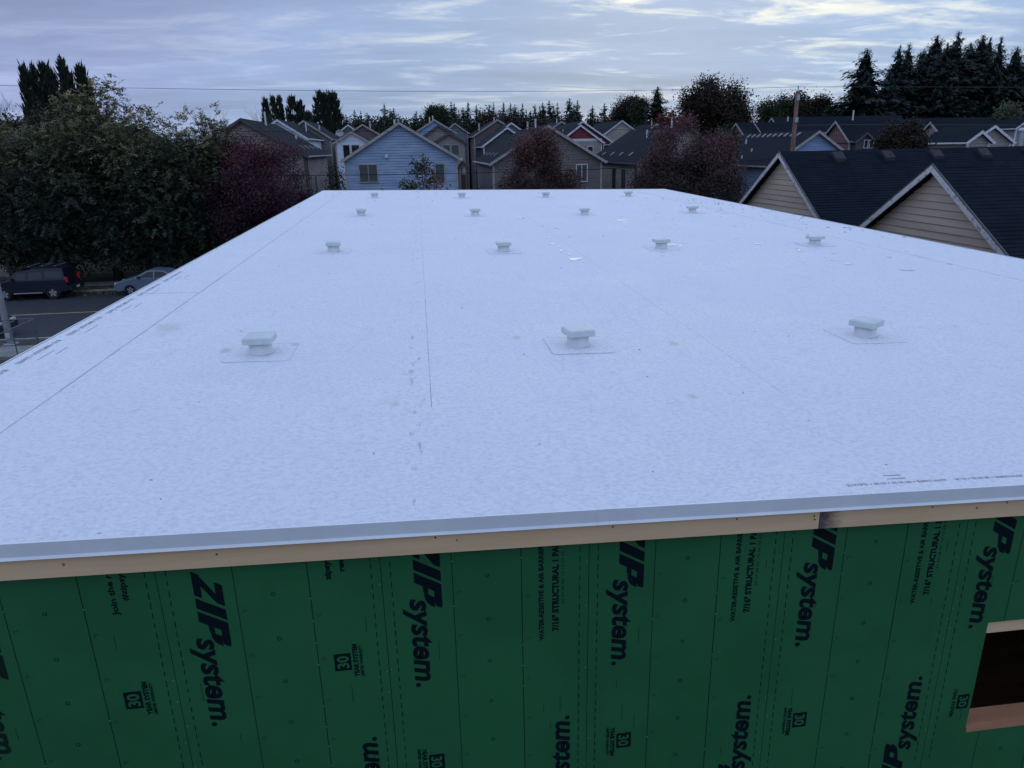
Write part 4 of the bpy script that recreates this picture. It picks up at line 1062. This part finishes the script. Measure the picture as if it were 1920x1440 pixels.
fence_panel('chain-link fence panel running towards the camera from the fence corner', -16.05, 31.45, -math.pi/2)

UP = at(1497, 163, 47.0)
o_ = thing('utility_pole', 'brown wooden utility pole rising behind the charcoal roof', 'pole', (UP.x, 47.0+.0, .1))
MB().tube([(0, 0, 0), (0, 0, 6), (0, 0, UP.z-.35)], [.17, .15, .115], 12).build('shaft', polewood, o_, smooth=True)
MB().tube([(0, 0, UP.z-.40), (0, 0, UP.z-.12)], [.03, .03], 6).build('pin', metalgrey, o_)
MB().lathe([(.03, UP.z-.16), (.06, UP.z-.13), (.04, UP.z-.1), (.055, UP.z-.07), (.03, UP.z-.03)], n=10).build('insulator', whitetrim, o_)
MB().box(-.09, .09, -.16, -.11, UP.z-.9, UP.z-.55).build('bracket', metalgrey, o_)
MB().box(-.10, .10, -.20, -.14, 9.2, 9.5).build('cable_clamp', metalgrey, o_)
wirem = mat('wire', (.010, .011, .013), None, rough=.8, spec=.1); wirel = mat('wire_bare', (.10, .105, .115), None, rough=.6, spec=.2)
def wire(name, label, pts, r_, m_):
    P = [at(u, v, 47.0-.02) for u, v in pts]
    o = MB().tube(P, [r_]*len(P), 5).build(name, m_); tag(o, label, 'wire', 'wires along the road')
def curve_pts(ctrl, n=40):
    us = [c_[0] for c_ in ctrl]; vs = [c_[1] for c_ in ctrl]; k = np.polyfit(us, vs, min(len(us)-1, 3))
    return [(u, float(np.polyval(k, u))) for u in np.linspace(us[0], us[-1], n)]
wire('power_line', 'topmost thin wire crossing the sky left of the utility pole', curve_pts([(-700, 146), (0, 160), (480, 169), (960, 171), (1497, 163)]), .011, wirem)
wire('power_line', 'topmost thin wire crossing the sky right of the utility pole', curve_pts([(1497, 163), (1700, 163), (1920, 163.5), (2400, 160)]), .011, wirel)
wire('communication_cable', 'middle wire left of the utility pole just above the rooftops', curve_pts([(-700, 240), (0, 243), (450, 247), (900, 245), (1490, 235)]), .009, wirem)
wire('communication_cable', 'middle wire right of the utility pole across the dark roofs', curve_pts([(1490, 235), (1660, 233.5), (1920, 235), (2400, 236)]), .012, wirel)
wire('telephone_cable', 'lowest dark cable crossing in front of the blue house', curve_pts([(-700, 330), (0, 329), (600, 327.5), (760, 327), (900, 325), (1103, 317.5), (1485, 296)]), .017, wirem)

# ------------------------------------------------------------------ trees
G = {}
G['walnut'] = leafmat('leaf_walnut', (.026, .042, .036), (.095, .096, .050), (.29, .225, .085))
G['maroon'] = leafmat('leaf_maroon', (.020, .013, .019), (.066, .026, .034), (.16, .052, .060))
G['maple'] = leafmat('leaf_maple_dark', (.026, .022, .020), (.082, .050, .040), (.20, .085, .07))
G['maple2'] = leafmat('leaf_maple_red', (.024, .028, .021), (.082, .050, .042), (.20, .068, .070))
G['young'] = leafmat('leaf_young', (.045, .065, .035), (.085, .10, .05), (.20, .03, .035))
G['autumn'] = leafmat('leaf_autumn', (.014, .013, .009), (.032, .022, .012), (.06, .030, .014))
G['orange'] = leafmat('leaf_orange', (.05, .016, .012), (.12, .03, .014), (.24, .06, .02))
G['green'] = leafmat('leaf_green', (.014, .022, .011), (.03, .042, .016), (.075, .075, .026))
G['fir'] = leafmat('needle_fir', (.007, .012, .009), (.013, .022, .016), (.022, .034, .022))
G['cedar'] = leafmat('needle_cedar', (.010, .015, .009), (.020, .028, .016), (.034, .038, .02))
G['pale'] = leafmat('leaf_pale', (.05, .065, .03), (.09, .10, .05))

def crown_mesh(name, lobes, n_cl, per, cr, L, Wd, seed, droop=.2, bright=None, surf=.45, frond=False, clump=0):
    """leaf clumps spread through a set of ellipsoid lobes (centre, radii)"""
    rng = np.random.default_rng(seed)
    if clump:
        rr = random.Random(seed*7+1); sub = []
        for c, q in lobes:
            for k in range(clump):
                d_ = Vector((rr.gauss(0, 1), rr.gauss(0, 1), rr.gauss(0, 1)*.9)).normalized(); f_ = rr.uniform(.45, .98); e = rr.uniform(.26, .46)
                sub.append(((c[0]+d_.x*q[0]*f_, c[1]+d_.y*q[1]*f_, c[2]+d_.z*q[2]*f_), (q[0]*e, q[1]*e, q[2]*e*1.25)))
        lobes = sub
    vol = np.array([r[0]*r[1]*r[2] for _, r in lobes])**.75; idx = rng.choice(len(lobes), n_cl, p=vol/vol.sum())
    Cn = np.array([c for c, _ in lobes])[idx]; Rn = np.array([r for _, r in lobes])[idx]
    d = unit(rng.normal(size=(n_cl, 3))); rad = rng.random(n_cl)**surf
    wob = 1+.15*np.sin(d[:, 0]*5+seed)*np.cos(d[:, 1]*4+seed*2)+.12*np.sin(d[:, 2]*7+seed*3)+rng.normal(size=n_cl)*.045
    cc = Cn+d*Rn*(rad*wob)[:, None]
    zc_ = cc[:, 2]; zmin, zmax = zc_.min(), zc_.max()
    lt = rng.random(len(lobes))[idx]
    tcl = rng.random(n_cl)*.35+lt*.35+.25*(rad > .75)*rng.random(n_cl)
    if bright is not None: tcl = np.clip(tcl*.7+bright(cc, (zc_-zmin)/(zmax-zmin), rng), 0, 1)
    if frond:        # drooping compound leaves: leaflets set along a stalk
        out = unit(d+rng.normal(size=(n_cl, 3))*.45); ax = unit(out*np.array([1, 1, .6])+np.array([0, 0, .02]))
        sd_ = unit(np.cross(ax, np.array([0, 0, 1.0])+rng.normal(size=(n_cl, 3))*.25))
        Ps, Ds, Ss, Ts = [], [], [], []
        fl_ = cr*(.7+.6*rng.random(n_cl))
        for k in range(per):
            t_ = (k//2+.7)/(per/2); sg = 1 if k % 2 else -1
            p_ = cc+ax*(fl_*t_)[:, None]+np.array([0, 0, -1.0])*(droop*fl_*t_**2)[:, None]
            dv = unit(sd_*sg+ax*.55+np.array([0, 0, -.12])+rng.normal(size=(n_cl, 3))*.4)
            ll = L*(.7+.5*rng.random(n_cl)); Ps.append(p_); Ds.append(dv*ll[:, None]); Ss.append(unit(np.cross(dv, np.cross(ax, sd_)+rng.normal(size=(n_cl, 3))*.3))*Wd); Ts.append(np.clip(tcl+rng.normal(size=n_cl)*.08, 0, 1))
        P_, D_, S_, T_ = map(np.concatenate, (Ps, Ds, Ss, Ts))
    else:
        P_ = np.repeat(cc, per, 0)+rng.normal(size=(n_cl*per, 3))*cr*np.array([1, 1, .8])
        D_ = unit(np.repeat(d, per, 0)*.5+rng.normal(size=P_.shape)+np.array([0, 0, -droop]))*(L*(.6+.7*rng.random(len(P_))))[:, None]
        S_ = perp(D_, rng)*Wd; T_ = np.clip(np.repeat(tcl, per)+rng.normal(size=len(P_))*.12, 0, 1)
    P_[:, 2] = np.maximum(P_[:, 2], .25)
    return quads_mesh(name, P_, D_, S_, T_)
def limbs(lobes, h0, seed, r0):
    b = MB(); rr = random.Random(seed); top = max(c[2] for c, _ in lobes)
    b.tube([(0, 0, 0), (rr.uniform(-.1, .1), rr.uniform(-.1, .1), h0*.6), (rr.uniform(-.15, .15), 0, h0), (0, 0, top)], [r0*1.25, r0, r0*.85, r0*.2], 9)
    lb = MB()
    for c, r in lobes:
        for q in range(3):
            e = (c[0]+rr.uniform(-.6, .6)*r[0], c[1]+rr.uniform(-.6, .6)*r[1], c[2]+rr.uniform(-.2, .7)*r[2])
            m_ = (e[0]*.45+rr.uniform(-.3, .3), e[1]*.45+rr.uniform(-.3, .3), h0+(e[2]-h0)*.5)
            lb.tube([(0, 0, h0*rr.uniform(.75, 1.0)), m_, e], [r0*.5, r0*.3, r0*.06], 6)
    return b, lb
def tree(name, label, loc, lobes, leaf, n_cl, per, cr, L, Wd, seed, h0=2.2, r0=.2, droop=.2, bright=None, frond=False, bk=bark, cat='tree', surf=.45, group=None, clump=0):
    t = thing(name, label, cat, loc, 0, group)
    b, lb = limbs(lobes, h0, seed, r0); tr = b.build('trunk', bk, t, smooth=True); lb.build('limb', bk, tr, smooth=True)
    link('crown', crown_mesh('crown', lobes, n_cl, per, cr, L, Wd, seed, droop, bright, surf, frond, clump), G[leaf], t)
    return t
def lob(*a): return [((x, y, z), (rx, ry, rz__)) for x, y, z, rx, ry, rz__ in a]

# walnuts on the left, yellow-green tops, darker green leaves lower down
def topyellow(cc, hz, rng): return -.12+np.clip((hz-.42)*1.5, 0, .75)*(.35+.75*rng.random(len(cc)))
wy = 51.5
c0 = at(150, 165, wy+1)
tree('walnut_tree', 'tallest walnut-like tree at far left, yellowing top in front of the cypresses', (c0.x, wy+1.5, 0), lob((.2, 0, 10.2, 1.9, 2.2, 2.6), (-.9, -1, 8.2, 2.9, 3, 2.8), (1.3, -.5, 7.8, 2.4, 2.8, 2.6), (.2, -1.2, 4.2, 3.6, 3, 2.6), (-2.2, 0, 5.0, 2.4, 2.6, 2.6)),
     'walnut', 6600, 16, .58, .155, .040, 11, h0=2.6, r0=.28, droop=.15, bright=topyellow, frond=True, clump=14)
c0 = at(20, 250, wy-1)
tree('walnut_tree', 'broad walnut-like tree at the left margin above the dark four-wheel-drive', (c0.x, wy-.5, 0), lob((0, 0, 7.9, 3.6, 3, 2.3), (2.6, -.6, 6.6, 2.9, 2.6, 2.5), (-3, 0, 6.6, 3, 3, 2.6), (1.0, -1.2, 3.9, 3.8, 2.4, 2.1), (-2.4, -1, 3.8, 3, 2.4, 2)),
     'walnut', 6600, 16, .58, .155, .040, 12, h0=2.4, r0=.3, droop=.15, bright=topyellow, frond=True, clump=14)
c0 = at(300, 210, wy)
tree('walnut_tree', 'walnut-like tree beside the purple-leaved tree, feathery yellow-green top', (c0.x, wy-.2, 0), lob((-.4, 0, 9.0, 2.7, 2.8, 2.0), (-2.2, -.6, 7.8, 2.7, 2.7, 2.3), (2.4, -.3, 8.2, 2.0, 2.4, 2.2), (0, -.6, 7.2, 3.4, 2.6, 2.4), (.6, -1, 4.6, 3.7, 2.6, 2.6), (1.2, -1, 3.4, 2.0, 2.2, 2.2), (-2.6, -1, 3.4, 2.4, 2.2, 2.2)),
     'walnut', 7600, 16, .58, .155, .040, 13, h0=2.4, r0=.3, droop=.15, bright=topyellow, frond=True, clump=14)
tree('dark_thicket_tree', 'dense dark green undergrowth tree behind the parked cars', (-18.5, 52.3, 0), lob((0, 0, 3.2, 5.0, 1.2, 2.6), (-6, 0, 3.0, 4, 1.2, 2.6), (3, 0, 2.2, 2.2, 1.2, 1.9)), 'green', 2600, 12, .5, .2, .06, 14, h0=1.0, r0=.12)
# purple-leaved tree
c0 = at(490, 330, 50.5)
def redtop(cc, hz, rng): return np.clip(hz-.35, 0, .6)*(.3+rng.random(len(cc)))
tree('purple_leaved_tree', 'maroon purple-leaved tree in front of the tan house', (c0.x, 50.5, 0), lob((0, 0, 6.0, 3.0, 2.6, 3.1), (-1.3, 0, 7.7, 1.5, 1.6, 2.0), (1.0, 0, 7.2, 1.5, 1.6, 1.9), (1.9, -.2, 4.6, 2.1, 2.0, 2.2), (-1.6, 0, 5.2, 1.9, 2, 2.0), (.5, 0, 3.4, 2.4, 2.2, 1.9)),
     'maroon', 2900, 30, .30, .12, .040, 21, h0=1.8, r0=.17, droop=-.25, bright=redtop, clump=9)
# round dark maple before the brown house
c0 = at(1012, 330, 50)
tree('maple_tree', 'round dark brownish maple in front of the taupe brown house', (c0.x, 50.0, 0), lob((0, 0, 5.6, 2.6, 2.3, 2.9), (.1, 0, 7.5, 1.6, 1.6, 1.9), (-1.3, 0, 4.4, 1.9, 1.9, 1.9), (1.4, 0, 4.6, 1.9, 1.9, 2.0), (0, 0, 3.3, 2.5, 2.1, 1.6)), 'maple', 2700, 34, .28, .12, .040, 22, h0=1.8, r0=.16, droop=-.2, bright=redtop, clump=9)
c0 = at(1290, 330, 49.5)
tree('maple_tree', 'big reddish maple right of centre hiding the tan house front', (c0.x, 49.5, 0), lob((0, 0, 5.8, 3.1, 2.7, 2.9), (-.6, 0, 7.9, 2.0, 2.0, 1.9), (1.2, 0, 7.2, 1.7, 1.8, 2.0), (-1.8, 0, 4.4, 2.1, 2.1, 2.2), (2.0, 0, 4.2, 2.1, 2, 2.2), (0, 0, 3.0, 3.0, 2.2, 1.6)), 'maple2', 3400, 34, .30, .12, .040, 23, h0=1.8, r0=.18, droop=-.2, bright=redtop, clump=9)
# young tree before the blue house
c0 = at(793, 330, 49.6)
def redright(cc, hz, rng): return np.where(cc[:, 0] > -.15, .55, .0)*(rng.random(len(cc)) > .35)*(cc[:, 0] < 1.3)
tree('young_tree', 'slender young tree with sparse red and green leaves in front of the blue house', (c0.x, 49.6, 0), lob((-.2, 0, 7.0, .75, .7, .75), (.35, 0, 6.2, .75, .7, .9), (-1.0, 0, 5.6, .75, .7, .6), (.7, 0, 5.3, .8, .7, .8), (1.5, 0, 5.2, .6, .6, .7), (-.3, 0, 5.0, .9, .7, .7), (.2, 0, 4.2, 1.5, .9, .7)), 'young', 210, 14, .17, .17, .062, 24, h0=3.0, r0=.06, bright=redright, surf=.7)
c0 = at(712, 350, 49.6)
tree('young_tree', 'small green sapling tip below the left window of the blue house', (c0.x, 49.6, 0), lob((0, 0, 5.0, .5, .5, .55), (-.4, 0, 4.5, .4, .4, .4), (.25, 0, 4.3, .6, .5, .6)), 'young', 60, 14, .15, .16, .06, 25, h0=2.6, r0=.05, surf=.7)
# hedge columns between the houses
c0 = at(628, 330, 58)
tree('tall_shrub', 'dark columnar shrub in the gap between the tan and the blue house', (c0.x, 58, 0), lob((0, 0, 4.2, .9, 1, 2.9), (.2, 0, 2.2, 1.2, 1.2, 2)), 'green', 500, 16, .25, .14, .05, 26, h0=1, r0=.08, cat='shrub')
c0 = at(893, 350, 62)
tree('tall_shrub', 'dark shrub in the gap between the blue and the brown house', (c0.x, 62, 0), lob((0, 0, 3.0, 1.0, 1, 2.0),), 'green', 260, 16, .25, .14, .05, 27, h0=1, r0=.08, cat='shrub')
# trees behind the houses
def bigtree(name, label, u, vtop, half, Y, leaf, seed, n_cl=1600, per=18, sq=1.0, L=.26, cr=.5, clump=10, dome=False):
    a = at(u, vtop, Y); hw_ = half/F*Y; H = a.z
    rr = random.Random(seed); R = hw_
    if dome: lb_ = [(0, 0, H-R*.72, R*.80, R*.8, R*.72), (-R*.42, 0, H-R*1.05, R*.58, R*.6, R*.75), (R*.45, 0, H-R*1.0, R*.55, R*.6, R*.75), (0, 0, H-R*1.7, R*1.0, R*.8, R*.9), (0, 0, H-R*2.6, R*.9, R*.7, R*1.0)]
    else: lb_ = [(0, 0, H-R*.95*sq, R*.66, R*.66, R*.95*sq), (-R*.45, 0, H-R*1.55*sq, R*.6, R*.6, R*.85*sq), (R*.45, 0, H-R*1.5*sq, R*.6, R*.6, R*.85*sq), (0, 0, H-R*2.2*sq, R*.95, R*.8, R*1.1*sq)]
    if H-R*3.2*sq > 2: lb_.append((0, 0, (H-R*2.4*sq)/2+1, R*.85, R*.7, (H-R*2.4*sq)/2))
    return tree(name, label, (a.x, Y, 0), lob(*lb_), leaf, n_cl, per, cr, L, L*.33, seed, h0=max(2, H*.25), r0=.03*H, clump=clump)
bigtree('autumn_tree', 'big rounded dark autumn tree on the skyline above the reddish maple', 1340, 152, 64, 92, 'autumn', 35, 4200, clump=26, dome=True)
bigtree('orange_tree', 'orange-red tree top showing above the left shoulder of the reddish maple', 1262, 212, 28, 64, 'orange', 32, 900, L=.22, cr=.4)
bigtree('autumn_tree', 'dark reddish tree right of the big rounded autumn tree', 1388, 193, 17, 98, 'autumn', 33, 700)
SK = [('skyline_tree', 'dark lobed tree on the skyline left of the broad fir, the left one of three', 1168, 184, 20, 130, 'autumn'), ('skyline_tree', 'tallest lobed tree on the skyline left of the broad fir', 1184, 178, 14, 134, 'autumn'), ('skyline_tree', 'dark lobed tree touching the left side of the broad fir', 1201, 183, 13, 126, 'green'),
      ('skyline_tree', 'yellow-green rounded tree left of the utility pole', 1440, 184, 24, 110, 'green'), ('skyline_tree', 'green tree second left of the utility pole top', 1470, 181, 18, 114, 'green'), ('skyline_tree', 'green tree directly behind the utility pole top', 1499, 174, 18, 112, 'green'),
      ('skyline_tree', 'dark reddish tree just right of the utility pole', 1521, 187, 16, 108, 'autumn'), ('skyline_tree', 'dark tree with a knobbly top left of the tall lone conifer', 1542, 180, 15, 106, 'autumn'), ('skyline_tree', 'low dark tree between the utility pole and the lone conifer', 1564, 199, 14, 104, 'green'),
      ('skyline_tree', 'rounded dark tree above the pale blue gable, left of a pair', 812, 199, 10, 150, 'green'), ('skyline_tree', 'rounded dark tree above the pale blue gable, right of a pair', 826, 199, 12, 152, 'green'),
      ('garden_tree', 'brownish green tree rising behind the charcoal roof, left of the sideways tan gable', 1712, 232, 27, 44, 'autumn'), ('garden_tree', 'low brownish tree behind the charcoal roof near the small grey dormer', 1676, 240, 20, 45, 'autumn'),
      ('garden_tree', 'pale green drooping tree below the conifers near the right margin', 1892, 198, 16, 84, 'pale'), ('garden_tree', 'dark tree low beside the rust gables', 1365, 238, 16, 60, 'green'), ('garden_tree', 'dark scrubby tree left of the cypress row at the left margin', 12, 222, 34, 78, 'green'),
      ('garden_tree', 'dark leafy tree below the cypress row', 70, 190, 46, 74, 'autumn')]
for k, (nm, lb_, u, v, hf, Y, lf) in enumerate(SK):
    bigtree(nm, lb_, u, v, hf, Y, lf, 40+k, 900 if Y > 60 else 900, 16, L=.27 if Y > 60 else .15, cr=.5 if Y > 60 else .28)

# conifers: whorls of drooping boughs; a few shapes, shared by many trees
def fir_mesh(seed, whorls=30, fat=1.0, per=9, power=.8, bare=.05, rag=.25, core=260, gain=1.0):
    """unit fir: height 1, base radius 1 (scaled per tree)"""
    rng = np.random.default_rng(seed); Ps, Ds, Ss, Ts = [], [], [], []
    for w_ in range(whorls):
        f = (w_+rng.random()*.6)/whorls; z = bare+(1-bare)*f
        r = (1-f)**power*(1-rag*.5+rag*rng.random()); nb = int(5+7*(1-f))
        for q in range(nb):
            a = rng.random()*2*math.pi; rl_ = r*(.72+.45*rng.random())
            dirv = np.array([math.cos(a), math.sin(a), 0]); side = np.array([-math.sin(a), math.cos(a), 0])
            for k in range(per):
                t_ = (k+.5)/per; sg = (-1)**k
                p_ = dirv*rl_*t_+np.array([0, 0, z-.035*t_*r+.012*t_**2+.006*rng.normal()])
                D_ = (dirv*(.26+.1*rng.random())+side*sg*(.34*(1.15-t_)))*max(rl_, .045)*gain*(8.1/per)**.7+np.array([0, 0, (-.030+.012*rng.normal())*(.25+.9*r)*(9/per)**.5])
                Ps.append(p_); Ds.append(D_); s_ = np.cross(D_, np.array([0, 0, 1])+rng.normal(size=3)*.5); Ss.append(s_/np.linalg.norm(s_)*np.linalg.norm(D_)*.24*np.array([1, 1, .05])+np.array([0, 0, .010*rng.normal()*(.15+r)*(9/per)])); Ts.append(rng.random()*.6+.4*t_*rng.random())
    for k in range(core):      # inner foliage close to the stem
        f = rng.random()**1.3; z = bare+(1-bare)*f*.97; rr_ = (1-f)**power; a = rng.random()*2*math.pi; q_ = rr_*.5*rng.random()**.6
        Ps.append(np.array([math.cos(a)*q_, math.sin(a)*q_, z+.01])); Ds.append(np.array([rng.normal()*.10*rr_, rng.normal()*.10*rr_, -.05*(.3+rr_)])); a2 = rng.random()*6.28
        Ss.append(np.array([math.cos(a2)*.16*rr_+.006, math.sin(a2)*.16*rr_, 0])); Ts.append(rng.random()*.3)
    for k in range(8): # leader tip
        Ps.append(np.array([0, 0, .955+.004*k])); dd = np.array([rng.normal()*.02, rng.normal()*.02, .022]); Ds.append(dd); Ss.append(np.array([.010, .0, 0])); Ts.append(.4)
    return quads_mesh('fir', np.array(Ps), np.array(Ds), np.array(Ss), np.array(Ts))
FIRS = [fir_mesh(100+k, 36+3*k, power=.68+.1*(k % 3), rag=.3+.08*k, per=11, gain=1.25) for k in range(7)]
for m_ in FIRS: m_.materials.append(G['fir'])
BIGF = [fir_mesh(120+k, 66, per=22, power=.54+.07*k, rag=.5, core=1400, gain=1.3) for k in range(4)]
for m_ in BIGF: m_.materials.append(G['fir'])
trb = MB().tube([(0, 0, 0), (0, 0, .5), (0, 0, .97)], [.016, .011, .002], 7); trM = trb.mesh('trunk'); trM.materials.append(bark)
def fir(label, u, vtop, half_px, Y, k, name='fir_tree', meshes=FIRS, group='conifers on the skyline', rot=None):
    a = at(u, vtop, Y); H = a.z; R = half_px/F*Y
    t = thing(name, label, 'tree', (a.x, Y, 0), (k*2.399) if rot is None else rot, group)
    c_ = link('crown', meshes[k % len(meshes)], None, t); c_.scale = (R, R, H)
    c_.name = 'crown'
    tr = link('trunk', trM, None, t); tr.scale = (H*.9, H*.9, H); return t
SKF = [(648, 214, 15), (664, 206, 15), (676, 208, 16), (688, 211, 15), (697, 221, 12), (720, 194, 17), (731, 204, 14), (738, 202, 15), (761, 218, 13), (771, 221, 12), (780, 208, 15), (789, 213, 14), (797, 216, 13), (803, 211, 14),
       (846, 190, 16), (852, 193, 14), (860, 205, 13), (868, 201, 13), (877, 191, 16), (893, 196, 14), (900, 207, 13), (908, 205, 13), (918, 196, 15), (925, 192, 15), (935, 207, 13), (944, 192, 15), (957, 193, 15), (965, 196, 14), (972, 205, 12), (979, 194, 15), (987, 207, 12), (995, 207, 13), (1003, 196, 16), (1012, 199, 14), (1018, 193, 15), (1030, 188, 17), (1038, 197, 12), (1045, 192, 15), (1068, 184, 18), (1076, 194, 12), (1083, 187, 17), (1111, 198, 13), (1133, 193, 15), (1150, 205, 12), (1261, 205, 10), (1212, 196, 13)]
SKF.sort()
for k, (u, v, hf) in enumerate(SKF):
    fir('pointed dark fir on the far skyline, %s from the left' % ordinal(k), u, v, hf*2.3, 180+(k*37 % 29), k)
for k in range(17):
    u = 640+k*31+rnd.uniform(-9, 9); v = rnd.uniform(212, 226); hf = rnd.uniform(15, 26)
    bigtree('bushy_tree', 'low dark bushy tree in the band under the skyline firs, %s from the left' % ordinal(k), u, v, hf, 150+rnd.uniform(0, 20), rnd.choice(('green', 'autumn', 'autumn')), 300+k, 380, 14, L=.5, cr=.8)
fir('broad bushy fir standing above the skyline left of the reddish maple', 1233, 162, 56, 112, 1, meshes=BIGF, group=None)
fir('tall lone conifer with ragged boughs at the left of the big conifer stand', 1627, 91, 84, 96, 0, meshes=BIGF, group=None)
BF = [(1668, 130, 34), (1688, 85, 54), (1706, 80, 58), (1732, 95, 60), (1758, 66, 66), (1778, 80, 60), (1799, 57, 70), (1822, 80, 60), (1845, 65, 62), (1858, 70, 52), (1879, 67, 46), (1908, 87, 50), (1930, 100, 56), (1965, 90, 60)]
for k, (u, v, hf) in enumerate(BF):
    fir('dense tall conifer in the stand at upper right, %s from the left' % ordinal(k), u, v, hf*1.45, 98+(k*17 % 14), k+1, meshes=BIGF, group='big conifer stand at upper right')
# columnar evergreens
def column_mesh(seed, tops=1, n_cl=420, leaf='cedar', pw=.5, tp=2.4):
    rng = np.random.default_rng(seed); f = rng.random(n_cl); z = .04+.95*f
    env = np.minimum(1, (1-f)*tp+.03)**pw*(.55+.45*np.minimum(1, f*6))
    a = rng.random(n_cl)*2*math.pi; r = env*(rng.random(n_cl)**.45)*(1+.15*np.sin(a*3+z*14))
    cc = np.stack([np.cos(a)*r, np.sin(a)*r, z], 1); per = 9
    P_ = np.repeat(cc, per, 0)+rng.normal(size=(n_cl*per, 3))*np.array([.10, .10, .012])
    D_ = np.stack([np.repeat(np.cos(a), per)*.12, np.repeat(np.sin(a), per)*.12, np.full(n_cl*per, .045)], 1)+rng.normal(size=(n_cl*per, 3))*np.array([.08, .08, .010])
    S_ = unit(rng.normal(size=P_.shape))*np.array([.07, .07, .008]); T_ = np.clip(np.repeat(rng.random(n_cl), per)*.8+rng.random(n_cl*per)*.2, 0, 1)
    me = quads_mesh('column', P_, D_, S_, T_); me.materials.append(G[leaf]); return me
COLS = [column_mesh(200), column_mesh(201), column_mesh(202, pw=1.0, tp=1.7), column_mesh(203, pw=1.1, tp=1.5), column_mesh(204, pw=.9, tp=1.9)]
for k, (u, v, hf, Y) in enumerate(((45, 132, 21, 86), (60, 131, 16, 88), (80, 127, 25, 87), (96, 138, 19, 90), (114, 119, 24, 85), (129, 143, 19, 88), (151, 132, 25, 86))):
    fir('dark ragged cypress in the row at far left, %s from the left' % ordinal(k), u, v, hf, Y, k, name='cypress_tree', meshes=COLS[2:], group='cypress row at far left')
for k, (u, v, hf) in enumerate(((497, 188, 8.5), (511, 185, 8), (523, 185, 8), (546, 184, 12), (562, 193, 10))):
    fir('columnar evergreen behind the tan house roof, %s from the left' % ordinal(k), u, v, hf*1.15, 150, k, name='columnar_evergreen', meshes=COLS[:2], group='columnar evergreens behind the tan house')
fir('taller dark poplar left of a close pair behind the olive-grey house', 602, 177, 20, 122, 0, name='poplar_tree', meshes=COLS[:2], group=None)
fir('taller dark poplar right of a close pair behind the olive-grey house', 622, 178, 20, 124, 1, name='poplar_tree', meshes=COLS[:2], group=None)
fir('low dark evergreen between the columnar evergreens and the poplar pair', 578, 214, 18, 140, 2, name='evergreen_tree', meshes=COLS, group=None)
fir('small pointed fir at the left margin below the cypress row', 7, 198, 16, 84, 2, group=None)

# bare trees
def bare_tree(label, u, vtop, Y, spread, seed):
    a = at(u, vtop, Y); H = a.z; rr = random.Random(seed); t = thing('bare_tree', label, 'tree', (a.x, Y, 0)); b = MB()
    b.tube([(0, 0, 0), (0, 0, H*.55)], [.16, .10], 7)
    br = MB()
    def grow(p, d, L, r_, dep):
        q = p+d*L; m_ = p+d*L*.5+Vector((rr.uniform(-.06, .06), rr.uniform(-.06, .06), 0))*L
        br.tube([p, m_, q], [r_, r_*.8, r_*.6], 5 if dep > 1 else 3, cap=False)
        if dep == 0: return
        for k in range(3):
            nd = (d+Vector((rr.uniform(-1, 1), rr.uniform(-1, 1), rr.uniform(-.1, .7)))*spread).normalized(); grow(q if k else m_, nd, L*rr.uniform(.6, .8), r_*.55, dep-1)
    for k in range(4): grow(Vector((0, 0, H*(.4+.045*k))), Vector((rr.uniform(-.7, .7), rr.uniform(-.7, .7), 1)).normalized(), H*.17, .06, 4)
    tr = b.build('trunk', barkgrey, t); br.build('branch', barkgrey, tr)
bare_tree('nearly bare grey tree between the walnut and the tan house chimney', 412, 183, 76, .75, 3)
bare_tree('bare twiggy tree at the left margin beside the cypress row', 12, 165, 80, .8, 4)
bare_tree('small bare tree just right of the tan house ridge', 480, 190, 84, .6, 6)
